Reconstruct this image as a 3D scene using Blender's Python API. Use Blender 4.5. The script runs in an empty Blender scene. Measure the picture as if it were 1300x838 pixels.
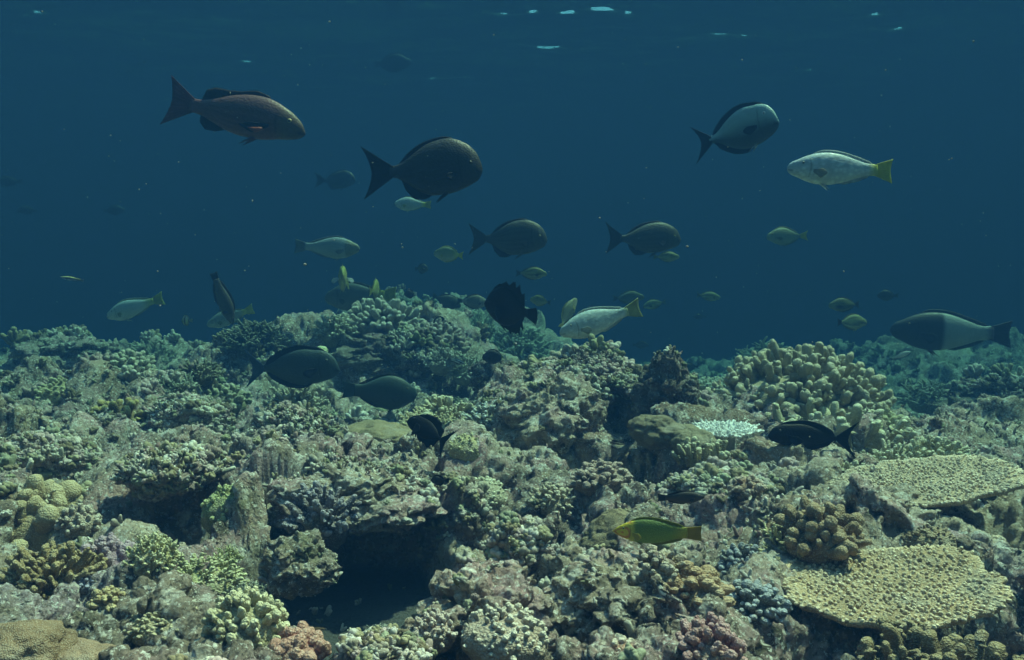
import bpy, math, random
import numpy as np
from mathutils import Vector, Matrix

R = math.radians
SC = bpy.context.scene
COL = SC.collection

# ------------------------------------------------------------------ camera
F_PX = 1150.0            # focal length in pixels of the 1300 px wide photograph
HORIZON = 380.0          # row of the horizontal
cam_d = bpy.data.cameras.new("camera")
cam_d.sensor_width = 36.0
cam_d.lens = 36.0 * F_PX / 1300.0
cam_d.clip_start = 0.02
cam_d.clip_end = 600.0
CAM = bpy.data.objects.new("camera", cam_d)
PITCH = math.atan((419.0 - HORIZON) / F_PX)
CAM.rotation_euler = (R(90) - PITCH, 0, 0)
COL.objects.link(CAM)
SC.camera = CAM

# ------------------------------------------------------------------ daylight
SUN_EL, SUN_AZ = R(65), R(66)      # azimuth from straight ahead (+y) towards +x
W = bpy.data.worlds.new("World")
SC.world = W
W.use_nodes = True
wn = W.node_tree
bg = wn.nodes["Background"]
sky = wn.nodes.new("ShaderNodeTexSky")
sky.sky_type = 'NISHITA'
sky.sun_disc = False
sky.sun_elevation = SUN_EL
sky.sun_rotation = SUN_AZ
wn.links.new(sky.outputs[0], bg.inputs[0])
bg.inputs[1].default_value = 0.13
sun_d = bpy.data.lights.new("sun", 'SUN')
sun_d.energy = 5.0
sun_d.angle = R(1.5)
sun_d.color = (1.0, 0.535, 0.40)
SUN = bpy.data.objects.new("sun", sun_d)
sv = Vector((math.sin(SUN_AZ) * math.cos(SUN_EL), math.cos(SUN_AZ) * math.cos(SUN_EL), math.sin(SUN_EL)))
SUN.rotation_euler = sv.to_track_quat('Z', 'Y').to_euler()
COL.objects.link(SUN)

SC.view_settings.view_transform = 'Standard'
SC.view_settings.look = 'None'
SC.view_settings.exposure = 2.78
SC.view_settings.gamma = 1.0
SC.view_settings.use_curve_mapping = False
SC.view_settings.use_white_balance = True      # the camera's own white balance under water
SC.view_settings.white_balance_temperature = 8000
SC.view_settings.white_balance_tint = 30
SC.render.engine = 'CYCLES'
SC.cycles.use_denoising = True
SC.cycles.max_bounces = 6
SC.cycles.diffuse_bounces = 3
SC.cycles.glossy_bounces = 2
SC.cycles.transmission_bounces = 2
SC.cycles.volume_bounces = 2
SC.cycles.transparent_max_bounces = 8
SC.cycles.sample_clamp_indirect = 3.0

# water: extinction = scatter + absorb, per channel
HAZE_DENSITY = 0.465
HAZE_COLOR = (0.0005, 0.0194, 0.0525)
HAZE_ABSORB = (0.026, 0.365, 0.33)

# ------------------------------------------------------------------ helpers
def at(px, py, dist):
    """point seen at photograph pixel (px, py) at depth dist along the view axis"""
    cx, cy = (px - 650.0) / F_PX, -(py - 419.0) / F_PX
    v = Vector((cx, cy, -1.0)) * dist
    return CAM.rotation_euler.to_matrix() @ v

def h3(ix, iy, iz, seed):
    h = (ix.astype(np.uint32) * np.uint32(374761393)) ^ (iy.astype(np.uint32) * np.uint32(668265263)) \
        ^ (iz.astype(np.uint32) * np.uint32(2147483647 - 58)) ^ np.uint32((seed * 1274126177) & 0xffffffff)
    h = (h ^ (h >> np.uint32(13))) * np.uint32(1274126177)
    h = (h ^ (h >> np.uint32(16))) * np.uint32(2246822519)
    return h ^ (h >> np.uint32(13))

def vnoise(P, seed=0):
    """smooth value noise in -1..1 at points P (n,3)"""
    P = np.asarray(P, np.float32)
    I = np.floor(P).astype(np.int32)
    f = P - I
    u = f * f * f * (f * (f * 6 - 15) + 10)
    out = np.zeros(len(P), np.float32)
    for dx in (0, 1):
        wx = u[:, 0] if dx else 1 - u[:, 0]
        for dy in (0, 1):
            wy = wx * (u[:, 1] if dy else 1 - u[:, 1])
            for dz in (0, 1):
                w = wy * (u[:, 2] if dz else 1 - u[:, 2])
                h = h3(I[:, 0] + dx, I[:, 1] + dy, I[:, 2] + dz, seed)
                out += w * (h.astype(np.float32) / np.float32(4294967295.0))
    return out * 2 - 1

def fbm(P, octaves=4, seed=0, gain=0.5):
    a, t, n = 1.0, 0.0, 0.0
    P = np.asarray(P, np.float32)
    for o in range(octaves):
        t = t + a * vnoise(P * (2.03 ** o) + 13.7 * o, seed + o)
        n += a
        a *= gain
    return t / n

def worley(P, seed=0, second=False):
    """distance to the nearest (and second nearest) jittered cell point"""
    P = np.asarray(P, np.float32)
    I = np.floor(P).astype(np.int32)
    f = P - I
    b1 = np.full(len(P), 9.0, np.float32)
    b2 = np.full(len(P), 9.0, np.float32)
    for dx in (-1, 0, 1):
        for dy in (-1, 0, 1):
            for dz in (-1, 0, 1):
                h = h3(I[:, 0] + dx, I[:, 1] + dy, I[:, 2] + dz, seed)
                jx = (h & np.uint32(1023)).astype(np.float32) / 1023.0
                jy = ((h >> np.uint32(10)) & np.uint32(1023)).astype(np.float32) / 1023.0
                jz = ((h >> np.uint32(20)) & np.uint32(1023)).astype(np.float32) / 1023.0
                d = (f[:, 0] - dx - jx) ** 2 + (f[:, 1] - dy - jy) ** 2 + (f[:, 2] - dz - jz) ** 2
                if second:
                    b2 = np.minimum(b2, np.maximum(d, b1))
                b1 = np.minimum(b1, d)
    return (np.sqrt(b1), np.sqrt(b2)) if second else np.sqrt(b1)

def sstep(a, b, x):
    t = np.clip((x - a) / (b - a), 0, 1)
    return t * t * (3 - 2 * t)

def make_mesh(name, V, F, smooth=True, attrs=None, colors=None):
    """V (n,3), F (m,4) quads (a triangle repeats its last index as -1)"""
    V = np.asarray(V, np.float32)
    F = np.asarray(F, np.int32)
    me = bpy.data.meshes.new(name)
    tri = (F[:, 3] < 0) if F.shape[1] == 4 else np.ones(len(F), bool)
    if F.shape[1] == 3:
        F = np.concatenate([F, np.full((len(F), 1), -1, np.int32)], 1)
    cnt = np.where(tri, 3, 4).astype(np.int32)
    loops = F[F >= 0]
    starts = np.concatenate([[0], np.cumsum(cnt)[:-1]]).astype(np.int32)
    me.vertices.add(len(V))
    me.vertices.foreach_set("co", V.ravel())
    me.loops.add(len(loops))
    me.loops.foreach_set("vertex_index", loops.astype(np.int32))
    me.polygons.add(len(F))
    me.polygons.foreach_set("loop_start", starts)
    me.polygons.foreach_set("use_smooth", np.full(len(F), smooth, bool))
    if attrs:
        for k, a in attrs.items():
            at_ = me.attributes.new(k, 'FLOAT', 'POINT')
            at_.data.foreach_set("value", np.asarray(a, np.float32))
    if colors is not None:
        ca = me.attributes.new("tint", 'FLOAT_COLOR', 'POINT')
        c = np.ones((len(V), 4), np.float32)
        c[:, :3] = colors
        ca.data.foreach_set("color", c.ravel())
    me.update(calc_edges=True)
    me.validate()
    return me

def link(name, me, mat=None, parent=None, loc=None):
    o = bpy.data.objects.new(name, me)
    COL.objects.link(o)
    if mat is not None:
        me.materials.append(mat)
    if parent is not None:
        o.parent = parent
    if loc is not None:
        o.location = loc
    return o

def tag(o, label=None, cat=None, group=None, kind=None):
    if label: o["label"] = label
    if cat: o["category"] = cat
    if group: o["group"] = group
    if kind: o["kind"] = kind
    return o

def empty(name, loc):
    o = bpy.data.objects.new(name, None)
    o.empty_display_size = 0.05
    COL.objects.link(o)
    o.location = loc
    return o

class MB:
    """collects pieces (vertices, faces, a tip value per vertex) into ONE mesh"""
    def __init__(s): s.V, s.F, s.T, s.n = [], [], [], 0
    def add(s, V, F, T=None):
        V = np.asarray(V, np.float32); F = np.asarray(F, np.int32)
        if F.shape[1] == 3:
            F = np.concatenate([F, np.full((len(F), 1), -1, np.int32)], 1)
        s.F.append(np.where(F >= 0, F + s.n, -1)); s.V.append(V)
        s.T.append(np.zeros(len(V), np.float32) if T is None else np.broadcast_to(np.asarray(T, np.float32), (len(V),)))
        s.n += len(V)
    def arrays(s): return np.concatenate(s.V), np.concatenate(s.F), np.concatenate(s.T)
    def build(s, name, mat, parent=None, loc=None):
        V, F, T = s.arrays()
        return link(name, make_mesh(name, V, F, attrs={"tip": T}), mat, parent, loc)

# ------------------------------------------------------------------ node helpers
def new_mat(name):
    m = bpy.data.materials.new(name)
    m.use_nodes = True
    return m, m.node_tree.nodes, m.node_tree.links, m.node_tree.nodes["Principled BSDF"]

def n_noise(N, L, vec, scale, detail=4, rough=0.55):
    t = N.new("ShaderNodeTexNoise")
    t.inputs["Scale"].default_value = scale
    t.inputs["Detail"].default_value = detail
    t.inputs["Roughness"].default_value = rough
    L.new(vec, t.inputs["Vector"])
    return t.outputs["Fac"]

def n_vor(N, L, vec, scale, feature='F1', out="Distance"):
    t = N.new("ShaderNodeTexVoronoi")
    t.feature = feature
    t.inputs["Scale"].default_value = scale
    L.new(vec, t.inputs["Vector"])
    return t.outputs[out]

def n_range(N, L, val, a, b, lo=0.0, hi=1.0):
    t = N.new("ShaderNodeMapRange")
    t.inputs["From Min"].default_value = a
    t.inputs["From Max"].default_value = b
    t.inputs["To Min"].default_value = lo
    t.inputs["To Max"].default_value = hi
    L.new(val, t.inputs["Value"])
    return t.outputs["Result"]

def n_mix(N, L, fac, a, b, mode='MIX'):
    t = N.new("ShaderNodeMix")
    t.data_type = 'RGBA'
    t.blend_type = mode
    for s, v in ((t.inputs[0], fac), (t.inputs[6], a), (t.inputs[7], b)):
        if isinstance(v, (int, float)): s.default_value = v
        elif isinstance(v, (tuple, list)): s.default_value = tuple(v) + (1.0,) * (4 - len(v))
        else: L.new(v, s)
    return t.outputs[2]

def n_bump(N, L, height, bsdf, strength=0.5, dist=0.01, prev=None):
    t = N.new("ShaderNodeBump")
    t.inputs["Strength"].default_value = strength
    t.inputs["Distance"].default_value = dist
    L.new(height, t.inputs["Height"])
    if prev is not None: L.new(prev, t.inputs["Normal"])
    if bsdf is not None: L.new(t.outputs[0], bsdf.inputs["Normal"])
    return t.outputs[0]

def n_pos(N, obj=False):
    if obj: return N.new("ShaderNodeTexCoord").outputs["Object"]
    return N.new("ShaderNodeNewGeometry").outputs["Position"]

def n_attr(N, name, out="Fac"):
    t = N.new("ShaderNodeAttribute")
    t.attribute_name = name
    return t.outputs[out]

def n_math(N, L, op, a, b=0.0):
    t = N.new("ShaderNodeMath")
    t.operation = op
    for i, v in enumerate((a, b)):
        if isinstance(v, (int, float)): t.inputs[i].default_value = v
        else: L.new(v, t.inputs[i])
    return t.outputs[0]
# ------------------------------------------------------------------ the reef floor
BUMPS = [  # centre x, y, height there, half widths
    (-3.0, 6.0, -0.36, 1.9, 1.2), (-1.9, 3.4, -0.37, 0.95, 0.8), (-1.0, 2.15, -0.43, 0.7, 0.55), (-1.3, 1.3, -0.46, 0.8, 0.5),
    (-0.80, 7.8, 0.00, 1.15, 0.9), (0.00, 7.4, -0.22, 0.75, 0.8), (1.75, 4.9, -0.95, 1.0, 1.0), (0.95, 5.2, -0.62, 0.8, 1.1),
    (-0.76, 5.3, -0.07, 0.80, 0.65), (-1.45, 5.1, -0.17, 0.42, 0.40), (0.15, 4.3, -0.50, 0.6, 0.5),
    (0.29, 3.3, -0.25, 0.42, 0.33), (1.05, 3.25, -0.38, 0.62, 0.5), (0.55, 2.75, -0.36, 0.25, 0.22),
    (0.95, 2.2, -0.49, 0.45, 0.38), (1.5, 2.6, -0.47, 0.5, 0.5), (0.25, 2.45, -0.46, 0.5, 0.45), (0.1, 1.5, -0.47, 0.35, 0.4), (0.85, 1.40, -0.66, 0.42, 0.30),
    (4.3, 8.6, -0.40, 2.0, 1.3), (4.4, 7.2, -0.62, 1.5, 1.0), (2.2, 9.5, -0.75, 1.4, 1.2), (-6.0, 7.5, -0.5, 2.0, 2.0),
]
PIT = np.array([(-0.57, 1.82), (-0.55, 2.00), (-0.36, 2.14), (-0.22, 2.10), (-0.09, 2.08), (-0.08, 1.75), (-0.10, 1.53), (-0.16, 1.36), (-0.185, 1.16),
                (-0.25, 1.14), (-0.29, 1.27), (-0.40, 1.38), (-0.52, 1.56)])
HOLES = [(-0.73, 1.92, .15, .09, .20), (-0.90, 1.84, .12, .07, .18), (.30, 2.50, .13, .12, .26), (.83, 1.98, .09, .06, .20), (.84, 1.62, .14, .07, .16), (.40, 1.27, .06, .10, .16),
         (.06, 1.42, .022, .05, .12), (-.52, 2.55, .10, .07, .12), (-1.25, 2.5, .16, .08, .16), (-.03, 4.0, .22, .12, .22), (-.25, 2.75, .14, .06, .12), (.62, 1.95, .07, .05, .10), (.16, 1.9, .06, .05, .10),
         (-1.6, 3.0, .2, .1, .16), (-.95, 3.4, .2, .12, .16), (-1.45, 1.95, .14, .10, .14), (-1.1, 1.5, .12, .06, .14), (-.6, 1.45, .08, .05, .12), (1.25, 2.15, .15, .07, .14), (.35, 1.62, .05, .04, .10), (-.6, 3.8, .2, .12, .2), (.75, 2.75, .12, .08, .15), (1.6, 3.2, .2, .1, .2)]
PIT_Z = -0.73

def pit_depth(x, y):
    """signed distance inside the sandy hollow (positive inside)"""
    inside = np.zeros(x.shape, bool)
    d = np.full(x.shape, 9.0)
    n = len(PIT)
    for i in range(n):
        x0, y0 = PIT[i]; x1, y1 = PIT[(i + 1) % n]
        ex, ey = x1 - x0, y1 - y0
        t = np.clip(((x - x0) * ex + (y - y0) * ey) / (ex * ex + ey * ey), 0, 1)
        d = np.minimum(d, np.hypot(x - x0 - t * ex, y - y0 - t * ey))
        c = ((y0 > y) != (y1 > y)) & (x < ex * (y - y0) / (ey if ey else 1e-9) + x0)
        inside ^= c
    return np.where(inside, d, -d)

def base_height(x, y):
    z = -0.50 - 0.34 * sstep(3.9, 7.5, y) - 0.75 * sstep(7, 16, y) - 0.8 * sstep(18, 40, y)
    for cx, cy, zt, rx, ry in BUMPS:
        d = ((x - cx) / rx) ** 2 + ((y - cy) / ry) ** 2
        z = z + (zt - z) * np.exp(-d ** 1.4)
    for hx, hy, rx, ry, dp in HOLES:
        d = ((x - hx) / rx) ** 2 + ((y - hy) / ry) ** 2
        z = z - dp * np.exp(-d ** 1.3)
    return z

def grid_normals(P):
    du = np.gradient(P, axis=1); dv = np.gradient(P, axis=0)
    n = np.cross(du, dv)
    n /= np.linalg.norm(n, axis=2, keepdims=True) + 1e-12
    n[n[..., 2] < 0] *= -1
    return n

def build_reef():
    NA, NR = 1000, 1300
    ang = np.linspace(R(-50), R(50), NA)
    rad = np.geomspace(0.75, 46.0, NR)
    A, Q = np.meshgrid(ang, rad)
    x = Q * np.sin(A); y = Q * np.cos(A) - 0.25
    q2 = np.stack([x.ravel(), y.ravel(), 0 * x.ravel()], 1)
    z = base_height(x + .07 * fbm(q2 * 6, 3, 901).reshape(x.shape), y + .07 * fbm(q2 * 6, 3, 907).reshape(x.shape))
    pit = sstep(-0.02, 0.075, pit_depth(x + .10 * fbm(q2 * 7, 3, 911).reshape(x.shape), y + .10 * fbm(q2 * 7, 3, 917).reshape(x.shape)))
    rough = 1 - pit
    far = 1 + 0.5 * sstep(4, 10, Q)
    P = np.stack([x, y, z], 2)
    flat = lambda a: a.reshape(-1, 3)
    shape = x.shape
    # boulders and hollows
    lump = fbm(flat(P) * 2.6, 3, 5).reshape(shape)
    P[..., 2] += (0.15 * lump * far) * rough
    w1 = worley(flat(P) * np.array([5.2, 5.2, 5.2]) + 0.25 * fbm(flat(P) * 9, 2, 77)[:, None], 11).reshape(shape)
    P[..., 2] += (0.085 * (0.55 - 1.35 * w1 ** 2)) * rough * np.minimum(far, 1.6)
    crev = fbm(flat(P) * 3.4 + 40, 3, 21).reshape(shape)
    P[..., 2] -= 0.11 * sstep(0.22, 0.5, crev) * rough
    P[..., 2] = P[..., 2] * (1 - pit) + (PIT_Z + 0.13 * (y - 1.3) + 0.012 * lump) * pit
    N = grid_normals(P)
    w2, w2b = worley(flat(P) * 13.0 + 0.5 * fbm(flat(P) * 20, 2, 31)[:, None], 12, True)
    w2 = w2.reshape(shape); w2b = w2b.reshape(shape)
    knob = sstep(-0.12, 0.28, fbm(flat(P) * 4 + 9, 2, 41).reshape(shape))
    P += N * ((0.050 * (0.5 - 1.5 * w2 ** 2)) * rough * (0.22 + 0.85 * knob) * np.minimum(far, 1.5))[..., None]
    warp = np.stack([vnoise(flat(P) * 11, s).reshape(shape) for s in (61, 62, 63)], 2)
    P += warp * (0.022 * rough)[..., None]
    N = grid_normals(P)
    w3 = worley(flat(P) * 34.0, 13).reshape(shape)
    knob3 = sstep(-0.3, 0.2, fbm(flat(P) * 6 + 3, 2, 43).reshape(shape))
    P += N * ((0.021 * (0.5 - 1.5 * w3 ** 2)) * rough * (0.12 + 0.95 * knob3))[..., None]
    hole = sstep(0.30, 0.55, vnoise(flat(P) * 16 + 5, 71).reshape(shape)) * sstep(-0.1, 0.3, vnoise(flat(P) * 3, 72).reshape(shape))
    P -= N * (0.035 * hole * rough)[..., None]
    N = grid_normals(P)
    w4 = worley(flat(P) * 95.0, 14).reshape(shape)
    P += N * (((0.0085 * (0.5 - 1.4 * w4 ** 2)) + 0.004 * vnoise(flat(P) * 60, 15).reshape(shape)) * (0.12 + 0.88 * rough))[..., None]
    idx = np.arange(NA * NR).reshape(NR, NA)
    F = np.stack([idx[:-1, :-1], idx[:-1, 1:], idx[1:, 1:], idx[1:, :-1]], -1).reshape(-1, 4)
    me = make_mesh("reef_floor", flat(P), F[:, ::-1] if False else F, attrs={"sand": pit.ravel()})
    return me

def reef_material(name="reef_rock_surface", sandy=True, obj=False, dark=1.0):
    m, N, L, B = new_mat(name)
    p = n_pos(N, obj)
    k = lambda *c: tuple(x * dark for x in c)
    def layer(c, scale, a, b, col, det=5, rough=.6, amt=1.0):
        return n_mix(N, L, n_range(N, L, n_noise(N, L, p, scale, det, rough), a, b, 0, amt), c, k(*col))
    c = n_mix(N, L, n_range(N, L, n_noise(N, L, p, 3.2, 5), .38, .62), k(.56, .465, .41), k(.31, .25, .22))
    c = n_mix(N, L, n_range(N, L, n_noise(N, L, p, 1.3, 3), .42, .58), n_mix(N, L, 1.0, c, (.62, .60, .55), 'MULTIPLY'), n_mix(N, L, 1.0, c, (1.22, 1.16, 1.02), 'MULTIPLY'))
    c = layer(c, 6.0, .47, .62, (.54, .34, .33), 4)                 # pink crust
    c = layer(c, 2.3, .53, .63, (.33, .205, .14), 4, .6, .75)        # brown algal film
    c = layer(c, 2.9, .56, .66, (.40, .33, .36), 4, .6, .7)         # mauve grey crust
    c = layer(c, 4.3, .57, .69, (.24, .25, .13), 6, .7, .7)             # green turf
    c = layer(c, 9.0, .60, .70, (.38, .31, .19), 5, .65, .6)            # ochre film
    c = layer(c, 12.0, .57, .66, (.10, .085, .06), 5, .65)          # dark turf
    c = layer(c, 22.0, .54, .66, (.70, .66, .60), 4, .7, .9)        # pale bare patches
    c = layer(c, 75.0, .57, .68, (.085, .075, .055), 4, .75, .85)   # dark flecks
    c = layer(c, 95.0, .56, .64, (.80, .77, .71), 3, .75, .95)        # pale grit
    pores = n_vor(N, L, p, 85)
    c = n_mix(N, L, n_math(N, L, 'MULTIPLY', n_range(N, L, pores, .10, .24, .85, 0), n_range(N, L, n_noise(N, L, p, 14, 3), .45, .6)), c, k(.05, .045, .035))
    h = n_noise(N, L, p, 140, 6, .75)
    b = n_bump(N, L, h, B, 0.9, 0.016)
    b = n_bump(N, L, n_vor(N, L, p, 120), B, 0.5, 0.008, b)
    n_bump(N, L, n_range(N, L, pores, .08, .3), B, 0.6, 0.006, b)
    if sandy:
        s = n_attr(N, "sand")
        sand = n_mix(N, L, n_noise(N, L, p, 60, 4), (0.085, 0.09, 0.09), (0.12, 0.12, 0.115))  # sand colour darkened to carry the shade of the hollow
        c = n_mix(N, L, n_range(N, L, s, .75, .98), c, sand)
    L.new(c, B.inputs["Base Color"])
    B.inputs["Roughness"].default_value = 0.85
    B.inputs["Specular IOR Level"].default_value = 0.15
    return m

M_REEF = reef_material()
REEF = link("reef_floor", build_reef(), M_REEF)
tag(REEF, "lumpy coral rock reef floor with dark hollows and a sandy pit", kind="structure")

m, N, L, B = new_mat("deep_sand")
p = n_pos(N)
L.new(n_mix(N, L, n_noise(N, L, p, 1.5, 5), (0.2, 0.19, 0.16), (0.34, 0.32, 0.27)), B.inputs["Base Color"])
B.inputs["Roughness"].default_value = 0.9
sb = 90.0
SEABED = link("seabed", make_mesh("seabed", [(-sb, -sb, -2.4), (sb, -sb, -2.4), (sb, sb, -2.4), (-sb, sb, -2.4)], [(0, 1, 2, 3)], False), m)
tag(SEABED, "deep sandy seabed under and around the coral reef", kind="structure")

# ------------------------------------------------------------------ the water surface overhead
SURF_Z = 3.1
STREAKS = [(.40, 11.3, .42, .145), (.72, 9.95, .62, .135), (-4.6, 10.6, .28, .09), (-5.1, 10.0, .2, .08), (-5.6, 11.8, .22, .08), (-2.4, 11.6, .15, .06), (1.9, 11.0, .25, .07),
           (-3.9, 11.9, .2, .07), (.1, 9.2, .16, .08), (4.0, 9.9, .3, .07), (-1.6, 9.5, .3, .06), (2.6, 12.5, .3, .06), (-6.5, 9.8, .3, .07), (5.4, 11.0, .25, .06)] + [(a * 13 - 6.5, 9 + 4 * b, .15 + .4 * c * c, .045 + .025 * b) for a, b, c in np.random.default_rng(5).uniform(0, 1, (20, 3))]
def build_surface():
    gx = np.concatenate([np.linspace(-40, -13, 30), np.linspace(-13, 13, 700)[1:], np.linspace(13, 40, 30)[1:]])
    gy = np.concatenate([np.linspace(-20, 5, 50), np.linspace(5, 20, 760)[1:], np.linspace(20, 60, 120)[1:]])
    X, Y = np.meshgrid(gx, gy)
    P = np.stack([X.ravel(), Y.ravel(), np.zeros(X.size)], 1)
    s = fbm(P * np.array([0.45, 0.8, 1]), 3, 201)
    t = fbm(P * np.array([1.1, 2.0, 1]) + 3, 3, 207)
    z = 0.050 * s + 0.024 * t + 0.008 * fbm(P * np.array([3.0, 5.0, 1]), 3, 211)
    for x0, y0, l, a in STREAKS:
        l *= 1.35
        u = (P[:, 0] - x0) / l
        ok = (np.abs(u) < 3) & (np.abs(P[:, 1] - y0) < 1.5)
        q = P[ok]; u = u[ok]
        v = (q[:, 1] - y0 - .10 * u * u * np.sign(x0) - .16 * vnoise(q * np.array([3.0, .2, 1]) + x0 * 7, 5) - .05 * vnoise(q * np.array([11, .2, 1]) + x0 * 7, 6)) / .036
        env = np.exp(-u * u) * sstep(-.3, .35, vnoise(q * np.array([6, 2.5, 1]) + x0 * 3, 9))
        if a > .13: env = np.exp(-u * u) * sstep(-.75, -.1, vnoise(q * np.array([5, 2.0, 1]) + x0 * 3, 9))
        env = env * (.70 + .55 * vnoise(q * np.array([16, 5, 1]) + x0, 10) + .25 * vnoise(q * np.array([40, 14, 1]) + x0, 11))
        z[ok] += .60 * a * env * np.exp(-v * v)
    P[:, 2] = SURF_Z + z
    idx = np.arange(X.size).reshape(X.shape)
    F = np.stack([idx[:-1, :-1], idx[:-1, 1:], idx[1:, 1:], idx[1:, :-1]], -1).reshape(-1, 4)
    return make_mesh("water_surface", P, F)

def surface_material():
    m, N, L, B = new_mat("rippled_sea_surface")
    out = N["Material Output"]
    N.remove(B)
    fr = N.new("ShaderNodeFresnel"); fr.inputs["IOR"].default_value = 1.33
    tr = N.new("ShaderNodeBsdfTransparent"); tr.inputs[0].default_value = (0.93, 0.99, 1.0, 1)
    gl = N.new("ShaderNodeBsdfGlossy"); gl.inputs["Roughness"].default_value = 0.16
    mx = N.new("ShaderNodeMixShader")
    L.new(fr.outputs[0], mx.inputs[0]); L.new(tr.outputs[0], mx.inputs[1]); L.new(gl.outputs[0], mx.inputs[2])
    L.new(mx.outputs[0], out.inputs["Surface"])
    return m

SURFACE = link("water_surface", build_surface(), surface_material())
tag(SURFACE, "rippled underside of the sea surface with bright streaks", kind="structure")

# ------------------------------------------------------------------ the water itself
def build_haze():
    bpy_m = bpy.data.materials.new("blue_sea_water")
    bpy_m.use_nodes = True
    N, L = bpy_m.node_tree.nodes, bpy_m.node_tree.links
    N.remove(N["Principled BSDF"])
    pv = N.new("ShaderNodeVolumePrincipled")
    pv.inputs["Color"].default_value = HAZE_COLOR + (1,)
    pv.inputs["Absorption Color"].default_value = HAZE_ABSORB + (1,)
    pv.inputs["Density"].default_value = HAZE_DENSITY
    pv.inputs["Anisotropy"].default_value = 0.0
    L.new(pv.outputs[0], N["Material Output"].inputs["Volume"])
    x0, x1, y0, y1, z0, z1 = -75, 75, -40, 75, -3.4, 3.6
    V = [(x0, y0, z0), (x1, y0, z0), (x1, y1, z0), (x0, y1, z0), (x0, y0, z1), (x1, y0, z1), (x1, y1, z1), (x0, y1, z1)]
    F = [(3, 2, 1, 0), (4, 5, 6, 7), (0, 1, 5, 4), (1, 2, 6, 5), (2, 3, 7, 6), (3, 0, 4, 7)]
    return link("haze", make_mesh("haze", V, F, False), bpy_m)

HAZE = build_haze()
tag(HAZE, "blue sea water filling the space over the reef", kind="stuff")
# ------------------------------------------------------------------ rocks and corals
bpy.context.view_layer.update()
_PV = np.empty(len(REEF.data.vertices) * 3, np.float32); REEF.data.vertices.foreach_get("co", _PV); _PV = _PV.reshape(-1, 3)
_PN = np.empty(len(REEF.data.vertices) * 3, np.float32); REEF.data.vertex_normals.foreach_get("vector", _PN); _PN = _PN.reshape(-1, 3)

def ground(px, py):
    d = at(px, py, 1.0).normalized()
    ok, p, n, _ = REEF.ray_cast(Vector((0, 0, 0)), d)
    return p.copy(), n.copy()

def ground_below(x, y, z0=3.0):
    ok, p, n, _ = REEF.ray_cast(Vector((x, y, z0)), Vector((0, 0, -1)))
    return p.z if ok else -0.5

_CS = {}
def cubesphere(n):
    if n in _CS: return _CS[n]
    t = np.tan(np.linspace(-math.pi / 4, math.pi / 4, n + 1))
    U, Vv = np.meshgrid(t, t)
    o = np.ones_like(U)
    Vs, Fs, c = [], [], 0
    idx = np.arange((n + 1) ** 2).reshape(n + 1, n + 1)
    q = np.stack([idx[:-1, :-1], idx[:-1, 1:], idx[1:, 1:], idx[1:, :-1]], -1).reshape(-1, 4)
    for f in ((o, U, Vv), (-o, Vv, U), (Vv, o, U), (U, -o, Vv), (U, Vv, o), (Vv, U, -o)):
        Vs.append(np.stack([a.ravel() for a in f], 1)); Fs.append(q + c); c += (n + 1) ** 2
    V = np.concatenate(Vs); V /= np.linalg.norm(V, axis=1, keepdims=True)
    F = np.concatenate(Fs)
    key, inv = np.unique(np.round(V, 5), axis=0, return_inverse=True)
    _CS[n] = (key.astype(np.float32), inv.ravel()[F])
    return _CS[n]

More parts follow.
